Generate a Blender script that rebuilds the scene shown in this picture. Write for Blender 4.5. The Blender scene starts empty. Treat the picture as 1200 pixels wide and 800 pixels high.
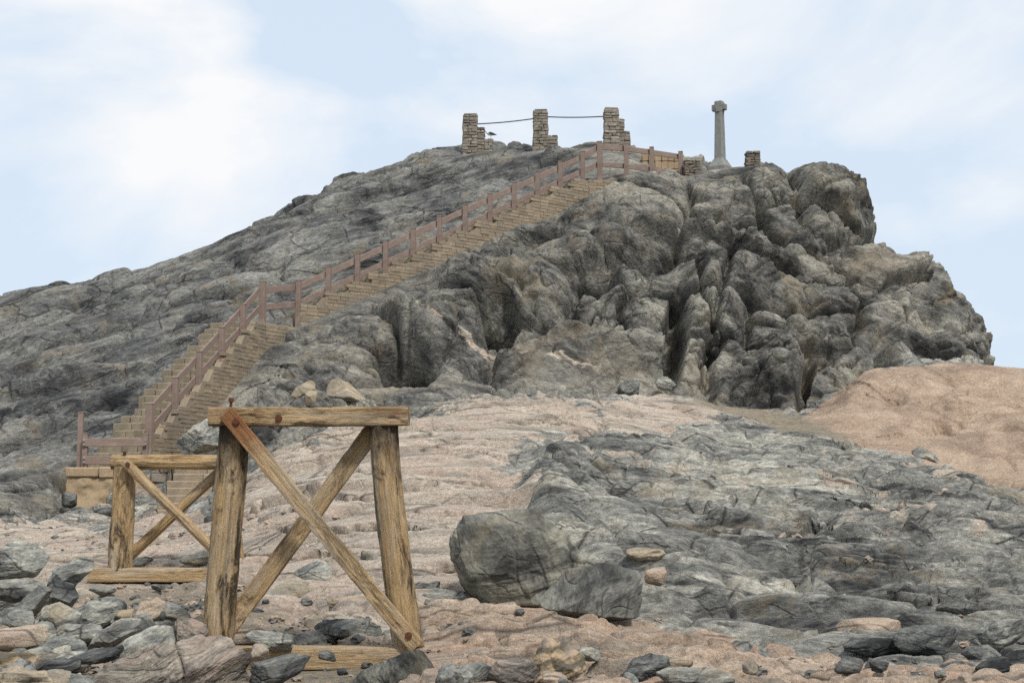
import bpy, math, random
import numpy as np
from concurrent.futures import ThreadPoolExecutor
from mathutils import Vector, Matrix, Quaternion

R = math.radians
C = bpy.context.scene.collection
rng = np.random.RandomState(7)
random.seed(7)

# ------------------------------------------------------------------ camera model
F_PX, HOR, CAMZ = 1800.0, 585.0, 1.3
PITCH = math.atan((HOR - 400.0) / F_PX)
CP, SP = math.cos(PITCH), math.sin(PITCH)

def at(u, v, Y):
    a, b = (u - 600.0) / F_PX, (400.0 - v) / F_PX
    t = Y / (CP - b * SP)
    return np.array([a * t, Y, CAMZ + t * (SP + b * CP)])

def to_px(P):
    x, y, z = P[..., 0], P[..., 1], P[..., 2] - CAMZ
    d = np.maximum(y * CP + z * SP, 0.1)
    return 600 + F_PX * x / d, 400 - F_PX * (-y * SP + z * CP) / d

# ------------------------------------------------------------------ noise
POOL = ThreadPoolExecutor(4)
def par(fn, *arrs):
    n = arrs[0].shape[0]
    k = max(1, n // 60000)
    idx = np.linspace(0, n, k + 1).astype(int)
    res = list(POOL.map(lambda i: fn(*[a[idx[i]:idx[i + 1]] for a in arrs]), range(k)))
    if isinstance(res[0], tuple):
        return tuple(np.concatenate([r[j] for r in res]) for j in range(len(res[0])))
    return np.concatenate(res)

_g = rng.normal(size=(4096, 3)); _g /= np.linalg.norm(_g, axis=1)[:, None]
GRAD = _g.astype(np.float32)
JIT = rng.rand(4096, 3).astype(np.float32)
RND = rng.rand(4096, 4).astype(np.float32)

def _hash(i, j, k, seed=0):
    h = i * 374761393 + j * 668265263 + k * 1274126177 + seed * 974634777
    h = (h ^ (h >> 13)) * 1103515245
    return ((h ^ (h >> 16)) & 4095)

def perlin(p, seed=0):
    pi = np.floor(p).astype(np.int64); f = (p - pi).astype(np.float32)
    w = f * f * f * (f * (f * 6 - 15) + 10)
    out = np.zeros(len(p), np.float32)
    for dx in (0, 1):
        wx = w[:, 0] if dx else 1 - w[:, 0]
        for dy in (0, 1):
            wy = w[:, 1] if dy else 1 - w[:, 1]
            for dz in (0, 1):
                wz = w[:, 2] if dz else 1 - w[:, 2]
                g = GRAD[_hash(pi[:, 0] + dx, pi[:, 1] + dy, pi[:, 2] + dz, seed)]
                out += wx * wy * wz * (g[:, 0] * (f[:, 0] - dx) + g[:, 1] * (f[:, 1] - dy) + g[:, 2] * (f[:, 2] - dz))
    return out * 1.5

ROT = np.array([[0.80, 0.36, -0.48], [-0.60, 0.48, -0.64], [0.0, 0.80, 0.60]])
def fbm(p, octv=4, seed=0, gain=0.5, mode=0):
    o = np.zeros(len(p), np.float32); a = 1.0; q = p
    for i in range(octv):
        n = perlin(q, seed + i)
        if mode == 1: n = 1 - 2.4 * np.abs(n)          # ridged
        elif mode == 2: n = 2.4 * np.abs(n) - 0.6      # billow
        o += a * n; a *= gain
        q = (q @ ROT.T) * 2.07 + 3.1
    return o

def worley(p, seed=0, off=1.0, tilt=1.0, sharp=22.0):
    """softly blended cell heights (an offset and a tilted facet per cell), with F2-F1"""
    pi = np.floor(p).astype(np.int64); f = (p - pi).astype(np.float32)
    n = len(p)
    F1 = np.full(n, 9.0, np.float32); F2 = np.full(n, 9.0, np.float32)
    sw = np.full(n, 1e-12, np.float32); sh = np.zeros(n, np.float32)
    for dx in (-1, 0, 1):
        for dy in (-1, 0, 1):
            for dz in (-1, 0, 1):
                h = _hash(pi[:, 0] + dx, pi[:, 1] + dy, pi[:, 2] + dz, seed)
                d = f - JIT[h] - np.array([dx, dy, dz], np.float32)
                r = np.einsum('ij,ij->i', d, d)
                rn = RND[h] - 0.5
                c = r < F1
                F2 = np.where(c, F1, np.minimum(F2, r)); F1 = np.where(c, r, F1)
                wt = np.exp(-sharp * r)
                sw += wt; sh += wt * (rn[:, 0] * off + np.einsum('ij,ij->i', rn[:, 1:4], d) * tilt)
    return np.sqrt(F1), np.sqrt(F2), sh / sw

def sstep(a, b, x):
    t = np.clip((x - a) / (b - a), 0, 1)
    return t * t * (3 - 2 * t)

def rotm(ax, ang):
    return np.array(Matrix.Rotation(R(ang), 3, ax))

def blocks(P, size, M, seed, off, tilt, crack, cw, warp=0.25, sharp=24.0, pil=0.0, pw=0.25):
    """angular joint blocks: every cell stands a little proud of or behind its neighbours"""
    q = (P @ M.T) / np.array(size)
    w = np.stack([fbm(q * 0.9 + 11 * k, 2, seed + 40 + k) for k in range(3)], 1)
    q = q + w * warp
    F1, F2, hh = worley(q, seed, off, tilt * 2, sharp)
    g_ = F2 - F1
    return hh - crack * np.exp(-(g_ / cw) ** 1.4) + pil * (0.45 - np.exp(-g_ / pw))

def poly_sd(u, v, poly):
    """signed distance in pixels (positive inside) to a polygon"""
    poly = np.array(poly, float)
    ins = np.zeros(len(u), bool); d = np.full(len(u), 1e9)
    for i in range(len(poly)):
        a, b = poly[i], poly[(i + 1) % len(poly)]
        c = ((a[1] > v) != (b[1] > v))
        den = b[1] - a[1] if b[1] != a[1] else 1e-9
        ins ^= c & (u < (b[0] - a[0]) * (v - a[1]) / den + a[0])
        e = b - a; L = (e ** 2).sum()
        t = np.clip(((u - a[0]) * e[0] + (v - a[1]) * e[1]) / L, 0, 1)
        d = np.minimum(d, np.hypot(u - a[0] - t * e[0], v - a[1] - t * e[1]))
    return np.where(ins, d, -d)

def line_d(u, v, pts):
    d = np.full(len(u), 1e9)
    for a, b in zip(pts[:-1], pts[1:]):
        a, b = np.array(a, float), np.array(b, float)
        e = b - a; L = (e ** 2).sum()
        t = np.clip(((u - a[0]) * e[0] + (v - a[1]) * e[1]) / L, 0, 1)
        d = np.minimum(d, np.hypot(u - a[0] - t * e[0], v - a[1] - t * e[1]))
    return d

# ------------------------------------------------------------------ naming helpers
def tag(o, label=None, cat=None, group=None, kind=None):
    if label and not kind: kind = 'thing'
    if label: o['label'] = label
    if cat: o['category'] = cat
    if group: o['group'] = group
    if kind: o['kind'] = kind
    return o

def empty(name, loc=(0, 0, 0)):
    o = bpy.data.objects.new(name, None); C.objects.link(o); o.location = loc
    o.empty_display_size = 0.2
    return o

def link_mesh(name, verts, faces, mat, parent=None, smooth=False):
    me = bpy.data.meshes.new(name)
    me.from_pydata([tuple(map(float, v)) for v in verts], [], faces)
    me.update()
    if smooth: me.polygons.foreach_set('use_smooth', [True] * len(me.polygons))
    if mat: me.materials.append(mat)
    o = bpy.data.objects.new(name, me); C.objects.link(o)
    if parent: o.parent = parent
    return o

def quad_mesh(name, co, quads, mat, smooth=True):
    me = bpy.data.meshes.new(name)
    n, m = len(co), len(quads)
    me.vertices.add(n); me.vertices.foreach_set('co', co.astype(np.float32).ravel())
    me.loops.add(m * 4); me.loops.foreach_set('vertex_index', quads.astype(np.int32).ravel())
    me.polygons.add(m); me.polygons.foreach_set('loop_start', np.arange(0, m * 4, 4, dtype=np.int32))
    me.polygons.foreach_set('use_smooth', np.full(m, smooth))
    me.update(calc_edges=True); me.validate()
    if mat: me.materials.append(mat)
    o = bpy.data.objects.new(name, me); C.objects.link(o)
    return o

# ------------------------------------------------------------------ materials
class NT:
    def __init__(self, name):
        self.m = bpy.data.materials.new(name); self.m.use_nodes = True
        self.t = self.m.node_tree; self.n = self.t.nodes; self.l = self.t.links
        self.b = self.n['Principled BSDF']
        self.b.inputs['Roughness'].default_value = 0.85
        self.b.inputs['Specular IOR Level'].default_value = 0.25
        self.tc = self.n.new('ShaderNodeTexCoord')
    def put(self, sock, val):
        if hasattr(val, 'is_output') or isinstance(val, bpy.types.NodeSocket): self.l.new(val, sock)
        else:
            if isinstance(val, (tuple, list)) and len(val) == 3 and sock.type == 'RGBA': val = (*val, 1)
            sock.default_value = val
    def coord(self, kind='Object'): return self.tc.outputs[kind]
    def map(self, src, scale=(1, 1, 1), rot=(0, 0, 0), loc=(0, 0, 0)):
        if any(abs(a) > 1e-6 for a in rot):          # turn first, stretch afterwards
            r = self.n.new('ShaderNodeMapping'); self.l.new(src, r.inputs[0]); r.inputs['Rotation'].default_value = rot
            src, rot = r.outputs[0], (0, 0, 0)
        n = self.n.new('ShaderNodeMapping'); self.l.new(src, n.inputs[0])
        n.inputs['Scale'].default_value = scale; n.inputs['Rotation'].default_value = rot; n.inputs['Location'].default_value = loc
        return n.outputs[0]
    def noise(self, src, scale=1, detail=6, rough=0.6, dist=0.0):
        n = self.n.new('ShaderNodeTexNoise'); self.l.new(src, n.inputs['Vector'])
        n.inputs['Scale'].default_value = scale; n.inputs['Detail'].default_value = detail
        n.inputs['Roughness'].default_value = rough; n.inputs['Distortion'].default_value = dist
        return n.outputs['Fac']
    def warp(self, src, scale, amt):
        n = self.n.new('ShaderNodeTexNoise'); self.l.new(src, n.inputs['Vector']); n.inputs['Scale'].default_value = scale; n.inputs['Detail'].default_value = 2
        a = self.n.new('ShaderNodeVectorMath'); a.operation = 'SUBTRACT'; self.l.new(n.outputs['Color'], a.inputs[0]); a.inputs[1].default_value = (.5, .5, .5)
        b = self.n.new('ShaderNodeVectorMath'); b.operation = 'SCALE'; self.l.new(a.outputs[0], b.inputs[0]); b.inputs['Scale'].default_value = amt
        c = self.n.new('ShaderNodeVectorMath'); c.operation = 'ADD'; self.l.new(src, c.inputs[0]); self.l.new(b.outputs[0], c.inputs[1])
        return c.outputs[0]
    def edges(self, src, scale, width):
        n = self.n.new('ShaderNodeTexVoronoi'); n.feature = 'DISTANCE_TO_EDGE'; self.l.new(src, n.inputs['Vector']); n.inputs['Scale'].default_value = scale
        return self.ramp(n.outputs['Distance'], [(0.0, 1.0), (width, 0.0)])
    def wave(self, src, scale=1, dist=2, detail=4, ds=1.0, direction='Z'):
        n = self.n.new('ShaderNodeTexWave'); self.l.new(src, n.inputs['Vector']); n.bands_direction = direction
        n.inputs['Scale'].default_value = scale; n.inputs['Distortion'].default_value = dist
        n.inputs['Detail'].default_value = detail; n.inputs['Detail Scale'].default_value = ds
        return n.outputs['Fac']
    def ramp(self, fac, stops, interp='LINEAR'):
        n = self.n.new('ShaderNodeValToRGB'); self.l.new(fac, n.inputs[0]); r = n.color_ramp; r.interpolation = interp
        while len(r.elements) < len(stops): r.elements.new(0.5)
        for e, (p, c) in zip(r.elements, stops):
            e.position = p; e.color = (*c, 1) if isinstance(c, (tuple, list)) else (c, c, c, 1)
        return n.outputs[0]
    def mix(self, fac, a, b, mode='MIX'):
        n = self.n.new('ShaderNodeMix'); n.data_type = 'RGBA'; n.blend_type = mode
        self.put(n.inputs[0], fac); self.put(n.inputs[6], a); self.put(n.inputs[7], b)
        return n.outputs[2]
    def math(self, op, a, b=0.0, clamp=False):
        n = self.n.new('ShaderNodeMath'); n.operation = op; n.use_clamp = clamp
        self.put(n.inputs[0], a); self.put(n.inputs[1], b)
        return n.outputs[0]
    def attr(self, name):
        n = self.n.new('ShaderNodeAttribute'); n.attribute_name = name
        return n.outputs['Fac']
    def bump(self, h, dist=0.03, strength=0.6, prev=None):
        n = self.n.new('ShaderNodeBump'); self.l.new(h, n.inputs['Height'])
        n.inputs['Distance'].default_value = dist; n.inputs['Strength'].default_value = strength
        if prev: self.l.new(prev, n.inputs['Normal'])
        return n.outputs[0]
    def done(self, col, nrm=None, rough=None):
        self.put(self.b.inputs['Base Color'], col)
        if nrm is not None: self.l.new(nrm, self.b.inputs['Normal'])
        if rough is not None: self.put(self.b.inputs['Roughness'], rough)
        return self.m

def gneiss_nodes(t, src, tint=(1, 1, 1), rot=(0, R(17), R(8)), k=1.0, an=6.0, veins=0.55, bright=1.0):
    """dark foliated gneiss: grey to charcoal bands, ochre stains and thin pale quartz veins"""
    f = t.map(src, (0.55 * k, 0.55 * k, an * 0.55 * k), rot)
    big = t.noise(src, 0.33 * k, 5, 0.62, 0.4)
    mid = t.noise(f, 1.0, 9, 0.68, 0.8)
    fine = t.noise(t.map(src, (7 * k, 7 * k, 18 * k), rot), 1.0, 6, 0.7, 0.3)
    dk = tuple(c * bright for c in (0.036 * tint[0], 0.036 * tint[1], 0.036 * tint[2]))
    md = tuple(c * bright for c in (0.158 * tint[0], 0.154 * tint[1], 0.142 * tint[2]))
    lt = tuple(c * bright for c in (0.36 * tint[0], 0.34 * tint[1], 0.29 * tint[2]))
    s = t.math('ADD', t.math('MULTIPLY', big, 0.65), t.math('MULTIPLY', mid, 0.75))
    col = t.ramp(s, [(0.55, dk), (0.67, md), (0.83, lt)])
    ff = t.ramp(fine, [(0.30, 0.45), (0.50, 0.95), (0.72, 1.6)])
    col = t.mix(1.0, col, ff, 'MULTIPLY')
    st = t.ramp(t.noise(src, 0.55 * k, 6, 0.65, 1.2), [(0.56, 0.0), (0.70, 0.6)])
    col = t.mix(st, col, (0.24 * bright, 0.19 * bright, 0.115 * bright))
    vn = t.noise(t.map(src, (0.9 * k, 0.9 * k, 2.6 * k), rot), 1.3, 7, 0.62, 2.2)
    vv = t.ramp(t.math('ABSOLUTE', t.math('SUBTRACT', vn, 0.5)), [(0.0, 1.0), (0.012, 0.0)])
    vm = t.ramp(t.noise(src, 0.8 * k, 3, 0.5), [(0.48, 0.0), (0.66, veins)])
    col = t.mix(t.math('MULTIPLY', vv, vm), col, (0.50, 0.47, 0.40))
    # angular hairline fractures holding dark dirt, broken off here and there
    wp = t.warp(src, 1.1 * k, 0.35 / k)
    e1 = t.math('MULTIPLY', t.edges(t.map(wp, (0.55 * k, 0.55 * k, 1.0 * k), rot), 1.0, 0.022), t.ramp(t.noise(src, 0.9 * k, 4, 0.6), [(0.44, 0.0), (0.54, 0.85)]))
    e2 = t.math('MULTIPLY', t.edges(t.map(wp, (1.3 * k, 1.3 * k, 2.8 * k), rot), 1.0, 0.035), t.ramp(t.noise(src, 1.3 * k, 4, 0.6), [(0.50, 0.0), (0.60, 0.7)]))
    ee = t.math('MAXIMUM', e1, e2)
    col = t.mix(ee, col, (0.022, 0.021, 0.020))
    h = t.math('ADD', t.math('MULTIPLY', mid, 0.8), t.math('MULTIPLY', fine, 0.5))
    h = t.math('SUBTRACT', h, t.math('MULTIPLY', ee, 0.5))
    return col, h, fine

def granite_nodes(t, src, base, light, pinkish, k=1.0):
    a = t.noise(t.map(src, (0.45 * k, 0.6 * k, 3.0 * k), (R(35), 0, R(6))), 1.0, 9, 0.68, 0.6)
    col = t.ramp(a, [(0.30, tuple(c * 0.62 for c in base)), (0.48, base), (0.70, light)])
    b = t.ramp(t.noise(src, 0.8 * k, 5, 0.6, 0.8), [(0.46, 0.0), (0.66, 0.75)])
    col = t.mix(b, col, pinkish)
    g = t.ramp(t.noise(src, 34 * k, 3, 0.8), [(0.28, 0.60), (0.5, 1.0), (0.72, 1.35)])
    col = t.mix(0.8, col, g, 'MULTIPLY')
    gs = t.ramp(t.noise(t.map(src, (0.30 * k, 0.5 * k, 4 * k), (R(35), 0, R(6))), 1.1, 8, 0.68, 0.9), [(0.50, 0.0), (0.63, 0.75)])
    col = t.mix(gs, col, (0.19, 0.185, 0.165))
    wp = t.warp(src, 0.9 * k, 0.4 / k)
    e1 = t.math('MULTIPLY', t.edges(t.map(wp, (0.32 * k, 0.45 * k, 1.3 * k), (R(35), 0, R(6))), 1.0, 0.030), t.ramp(t.noise(src, 0.7 * k, 4, 0.6), [(0.42, 0.0), (0.52, 0.85)]))
    col = t.mix(e1, col, (0.085, 0.068, 0.055))
    h = t.math('ADD', t.noise(src, 9 * k, 8, 0.72), t.math('MULTIPLY', a, 0.8))
    return col, h

def terrain_material(hill):
    t = NT('hill_bedrock' if hill else 'shore_bedrock'); P = t.coord('Object')
    if hill:
        PW = t.warp(P, 0.35, 0.9)
        gcol, gh, gf = gneiss_nodes(t, PW, (.94, .98, 1.03), (0, R(17), R(8)), 1.0, 4.5, 0.7, 0.70)
        ccol, chh, cf = gneiss_nodes(t, t.warp(P, 0.5, 0.9), (.99, .99, .97), (R(20), R(-25), R(8)), 1.1, 2.4, 0.6, 0.82)
        gcol = t.mix(t.attr('cliff'), gcol, ccol)
    else:
        gcol, gh, gf = gneiss_nodes(t, t.warp(P, 0.4, .7), (.98, 1.0, 1.0), (R(42), R(0), R(10)), 1.2, 6.0, 0.3, 1.22)
    pcol, ph = granite_nodes(t, P, (0.42, 0.355, 0.285), (0.58, 0.51, 0.42), (0.46, 0.355, 0.285))
    if not hill:
        ocol, oh = granite_nodes(t, P, (0.41, 0.315, 0.235), (0.54, 0.44, 0.345), (0.43, 0.285, 0.20), 1.3)
    if not hill:
        tn = t.noise(P, 0.9, 9, 0.68, 0.8)
        tcol = t.ramp(tn, [(0.30, (0.24, 0.17, 0.128)), (0.48, (0.38, 0.282, 0.205)), (0.72, (0.50, 0.395, 0.295))])
        tcol = t.mix(t.ramp(t.noise(P, 0.45, 6, 0.65, 0.6), [(0.50, 0), (0.64, 0.55)]), tcol, (0.19, 0.135, 0.10))
        tcol = t.mix(0.7, tcol, t.ramp(t.noise(P, 22, 4, 0.75), [(0.3, 0.62), (0.7, 1.3)]), 'MULTIPLY')
    dcol = t.ramp(t.noise(P, 2.5, 8, 0.7), [(0.3, (0.17, 0.145, 0.11)), (0.7, (0.30, 0.25, 0.18))])
    dcol = t.mix(0.6, dcol, t.ramp(t.noise(P, 40, 3, 0.8), [(0.3, 0.6), (0.7, 1.35)]), 'MULTIPLY')
    edge = t.math('MULTIPLY', t.math('SUBTRACT', t.noise(t.map(P, (1.6, 2.4, 4.5), (R(30), 0, R(6))), 1.4, 9, 0.72, 0.4), 0.5), 1.5)
    def crisp(name, k=1.0):
        return t.ramp(t.math('ADD', t.attr(name), t.math('MULTIPLY', edge, k)), [(0.44, 0.0), (0.56, 1.0)])
    col = t.mix(crisp('granite'), gcol, pcol)
    if not hill:
        col = t.mix(crisp('orange', .7), col, ocol)
        col = t.mix(crisp('tan', .5), col, tcol)
    col = t.mix(t.attr('sand'), col, dcol)
    sp = t.ramp(t.noise(P, 16, 8, 0.8), [(0.32, 0.62), (0.5, 1.0), (0.68, 1.42)])
    col = t.mix(0.85, col, sp, 'MULTIPLY')
    n = t.bump(gh, 0.12, 0.6)
    n = t.bump(t.noise(P, 9, 9, 0.78), 0.06, 0.75, n)
    return t.done(col, n, 0.88)

def rock_material(name, kind, bright=1.0, tint=(1, 1, 1), rot=(0, 0, 0)):
    t = NT(name); src = t.coord('Object')
    oi = t.n.new('ShaderNodeObjectInfo')
    add = t.n.new('ShaderNodeVectorMath'); add.operation = 'ADD'
    mul = t.n.new('ShaderNodeVectorMath'); mul.operation = 'SCALE'; mul.inputs[0].default_value = (37, 19, 23)
    t.l.new(oi.outputs['Random'], mul.inputs['Scale']); t.l.new(src, add.inputs[0]); t.l.new(mul.outputs[0], add.inputs[1])
    P = add.outputs[0]
    if kind == 'gneiss':
        col, h, _ = gneiss_nodes(t, t.warp(P, 1.5, .35), tint, rot, 2.4, 4.5, 0.4, bright)
    elif kind == 'granite':
        col, h = granite_nodes(t, P, (0.35 * bright, 0.28 * bright, 0.21 * bright), (0.50, 0.42, 0.33), (0.40, 0.28, 0.21), 2.0)
    elif kind == 'mottled':
        col, h, _ = gneiss_nodes(t, t.warp(P, 1.5, .35), tint, rot, 1.3, 1.7, 0.35, bright)
    elif kind == 'sandstone':
        col, h = granite_nodes(t, P, (0.31, 0.25, 0.17), (0.46, 0.39, 0.285), (0.37, 0.30, 0.21), 2.0)
    elif kind == 'banded':
        col, h, _ = gneiss_nodes(t, t.warp(P, 1.2, .9), (1.06, .98, .93), rot, 2.6, 5.0, 0.5, 0.85)
        pk = t.ramp(t.noise(t.map(t.warp(P, 1.2, .9), (1.5, 1.5, 7), rot), 1.0, 8, 0.7, 0.8), [(0.52, 0.0), (0.60, 0.75)])
        col = t.mix(pk, col, (0.31, 0.235, 0.19))
    else:  # ochre
        w = t.wave(t.map(P, (1, 1, 1), rot), 2.4, 6, 5, 2.5)
        n1 = t.noise(P, 4, 8, 0.7, 1.0)
        col = t.ramp(w, [(0.1, (0.10, 0.085, 0.06)), (0.5, (0.30, 0.22, 0.12)), (0.9, (0.36, 0.27, 0.19))])
        col = t.mix(t.ramp(n1, [(0.48, 0.0), (0.66, 0.8)]), col, (0.12, 0.11, 0.10))
        h = t.math('ADD', t.math('MULTIPLY', w, 0.6), n1)
    g = t.ramp(t.noise(P, 60, 4, 0.8), [(0.3, 0.72), (0.7, 1.28)])
    col = t.mix(0.8, col, g, 'MULTIPLY')
    if kind == 'gneiss':
        li = t.ramp(t.noise(P, 2.2, 6, 0.7, 1.0), [(0.62, 0.0), (0.70, 0.55)])
        col = t.mix(li, col, (0.36, 0.31, 0.22))
    n = t.bump(h, 0.05, 0.5)
    n = t.bump(t.noise(P, 30, 6, 0.75), 0.012, 0.6, n)
    return t.done(col, n, 0.86)

def wood_material(name, gold=0.5, dark=0.4, rust=0.3, wet_top=0.0, rust_end=0.0):
    t = NT(name); src = t.coord('Object')
    oi = t.n.new('ShaderNodeObjectInfo')
    add = t.n.new('ShaderNodeVectorMath'); add.operation = 'ADD'
    mul = t.n.new('ShaderNodeVectorMath'); mul.operation = 'SCALE'; mul.inputs[0].default_value = (31, 17, 29)
    t.l.new(oi.outputs['Random'], mul.inputs['Scale']); t.l.new(src, add.inputs[0]); t.l.new(mul.outputs[0], add.inputs[1])
    P = add.outputs[0]
    gr = t.noise(t.map(P, (30, 30, 1.8)), 1.0, 8, 0.72, 0.5)
    col = t.ramp(gr, [(0.24, (0.19, 0.125, 0.065)), (0.46, (0.38, 0.265, 0.145)), (0.74, (0.54, 0.41, 0.245))])
    a = t.ramp(t.noise(t.map(P, (3, 3, 0.8)), 1.2, 6, 0.7, 0.7), [(0.46, 0.0), (0.64, gold)])
    col = t.mix(a, col, t.mix(gr, (0.30, 0.18, 0.08), (0.53, 0.37, 0.18)))
    gy = t.ramp(t.noise(t.map(P, (4, 4, 0.7), (0, 0, 0), (5, 3, 9)), 1.1, 6, 0.7, 0.6), [(0.50, 0.0), (0.66, 0.7)])
    col = t.mix(gy, col, t.mix(gr, (0.20, 0.175, 0.14), (0.58, 0.52, 0.42)))
    d = t.ramp(t.noise(t.map(P, (5, 5, 1.7), (0, 0, 0), (2, 7, 1)), 1.0, 9, 0.76, 0.7), [(0.50, 0.0), (0.60, dark)])
    col = t.mix(d, col, (0.020, 0.015, 0.011))
    ru = t.ramp(t.noise(t.map(P, (4, 4, 1.2), (0, 0, 0), (8, 1, 4)), 1.0, 6, 0.7, 0.6), [(0.58, 0.0), (0.68, rust)])
    col = t.mix(ru, col, (0.20, 0.055, 0.018))
    ck = t.ramp(t.noise(t.map(P, (34, 34, 0.9)), 1.0, 4, 0.6, 0.3), [(0.29, 0.45), (0.35, 0.0)])
    col = t.mix(ck, col, (0.025, 0.017, 0.012))
    sx = t.n.new('ShaderNodeSeparateXYZ'); t.l.new(src, sx.inputs[0])
    pn = t.noise(t.map(P, (7, 7, 3)), 1.0, 7, 0.72, 0.6)
    if wet_top:       # tar and rot stain running down from the head of the post
        z = t.math('MULTIPLY', t.math('SUBTRACT', sx.outputs[2], 1.15), 0.55, True)
        wt = t.ramp(t.math('ADD', z, t.math('MULTIPLY', pn, 0.8)), [(0.56, 0.0), (0.78, wet_top)])
        col = t.mix(wt, col, (0.03, 0.021, 0.014))
    if rust_end:      # rust bled from the bolt at the head of the brace
        z = t.math('SUBTRACT', 1.0, t.math('MULTIPLY', sx.outputs[2], 1.7), True)
        rt = t.ramp(t.math('ADD', t.math('MULTIPLY', z, 0.6), t.math('MULTIPLY', pn, 0.7)), [(0.50, 0.0), (0.72, rust_end)])
        col = t.mix(rt, col, t.mix(gr, (0.09, 0.028, 0.012), (0.34, 0.125, 0.035)))
    fg = t.noise(t.map(P, (75, 75, 6)), 1.0, 6, 0.75, 0.3)
    col = t.mix(0.9, col, t.ramp(fg, [(0.30, 0.55), (0.5, 1.0), (0.70, 1.35)]), 'MULTIPLY')
    gr = t.math('ADD', gr, t.math('MULTIPLY', fg, 0.6))
    n = t.bump(gr, 0.03, 0.9)
    n = t.bump(t.noise(P, 45, 5, 0.75), 0.008, 0.6, n)
    return t.done(col, n, 0.82)

def paint_material():
    t = NT('reddish_painted_timber'); P = t.coord('Object')
    n1 = t.noise(t.map(P, (3, 3, 3)), 1, 6, 0.7)
    col = t.ramp(n1, [(0.3, (0.175, 0.125, 0.102)), (0.55, (0.232, 0.172, 0.142)), (0.75, (0.31, 0.26, 0.225))])
    col = t.mix(t.ramp(t.noise(P, 25, 5, 0.7), [(0.55, 0), (0.7, 0.5)]), col, (0.30, 0.25, 0.22))
    return t.done(col, t.bump(n1, 0.02, 0.4), 0.75)

def brick_material(name, dark, light, stain):
    t = NT(name); P = t.coord('Object')
    n1 = t.noise(P, 3.2, 7, 0.7); n2 = t.noise(P, 28, 5, 0.75)
    geo = t.n.new('ShaderNodeNewGeometry')
    col = t.ramp(t.math('ADD', t.math('MULTIPLY', n1, 0.6), t.math('MULTIPLY', geo.outputs['Random Per Island'], 0.4)), [(0.25, dark), (0.75, light)])
    col = t.mix(t.ramp(t.noise(P, 0.9, 6, 0.7, 0.8), [(0.47, 0), (0.62, 0.85)]), col, stain)
    col = t.mix(0.8, col, t.ramp(n2, [(0.3, 0.65), (0.7, 1.3)]), 'MULTIPLY')
    return t.done(col, t.bump(n2, 0.02, 0.6), 0.9)

def plain_material(name, c1, c2, scale=8, rough=0.8, metal=0.0):
    t = NT(name); P = t.coord('Object')
    n1 = t.noise(P, scale, 6, 0.7)
    t.b.inputs['Metallic'].default_value = metal
    return t.done(t.ramp(n1, [(0.3, c1), (0.7, c2)]), t.bump(n1, 0.01, 0.5), rough)

M_HILL, M_SHORE = terrain_material(True), terrain_material(False)
M_ROCK = {
    'dark': rock_material('charcoal_gneiss', 'gneiss', 0.7, (0.94, 1, 1.04), (0, R(10), 0)),
    'grey': rock_material('grey_gneiss', 'gneiss', 1.15, (0.96, 1, 1.0), (0, R(14), R(20))),
    'green': rock_material('greenish_gneiss', 'gneiss', 0.66, (0.98, 1.0, 0.94), (0, R(-58), R(10))),
    'block': rock_material('dark_olive_gneiss', 'mottled', 0.85, (1.0, 1.0, 0.92), (0, R(-58), R(10))),
    'pale': rock_material('pale_grey_gneiss', 'mottled', 1.2, (0.99, 1.0, 0.95), (0, R(75), R(10))),
    'pink': rock_material('pink_granite', 'granite', 1.0),
    'banded': rock_material('banded_pink_gneiss', 'banded', rot=(0, R(25), R(15))),
    'ochre': rock_material('ochre_banded_gneiss', 'ochre', rot=(0, R(8), 0)),
    'tan': rock_material('tan_stone', 'sandstone'),
}
M_WOOD_POST = wood_material('weathered_log', 0.7, 0.9, 0.45, wet_top=0.85)
M_WOOD_BEAM = wood_material('golden_sawn_timber', 0.8, 0.6, 0.5)
M_WOOD_RUST = wood_material('rust_stained_timber', 0.7, 0.5, 0.4, rust_end=0.75)
M_WOOD_SILL = wood_material('pale_sill_timber', 0.5, 0.1, 0.2)
M_PAINT = paint_material()
M_BRICK = brick_material('brown_stair_masonry', (0.21, 0.163, 0.112), (0.35, 0.285, 0.205), (0.215, 0.18, 0.14))
M_STEP = brick_material('pale_step_concrete', (0.20, 0.165, 0.115), (0.33, 0.28, 0.20), (0.17, 0.14, 0.10))
M_PILLAR = brick_material('pillar_masonry', (0.155, 0.138, 0.115), (0.33, 0.295, 0.245), (0.235, 0.195, 0.15))
M_DRYSTONE = brick_material('dry_stone', (0.10, 0.085, 0.07), (0.25, 0.21, 0.165), (0.14, 0.13, 0.11))
M_CROSS = plain_material('weathered_cross_stone', (0.15, 0.155, 0.145), (0.255, 0.255, 0.235), 6)
M_RUST = plain_material('rusty_iron', (0.06, 0.025, 0.015), (0.16, 0.06, 0.03), 30, 0.8, 0.2)
M_ROD = plain_material('dark_iron_rod', (0.05, 0.05, 0.055), (0.09, 0.085, 0.085), 20, 0.6, 0.5)
M_TANWALL = brick_material('tan_plaster_wall', (0.27, 0.20, 0.12), (0.37, 0.28, 0.18), (0.30, 0.22, 0.14))
# ------------------------------------------------------------------ terrain: control points (u, v, distance)
CTRL = []
def cp(*pts):
    for u, v, Y in pts: CTRL.append(at(u, v, Y))
def cw(*pts):
    for p in pts: CTRL.append(np.array(p, float))
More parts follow.
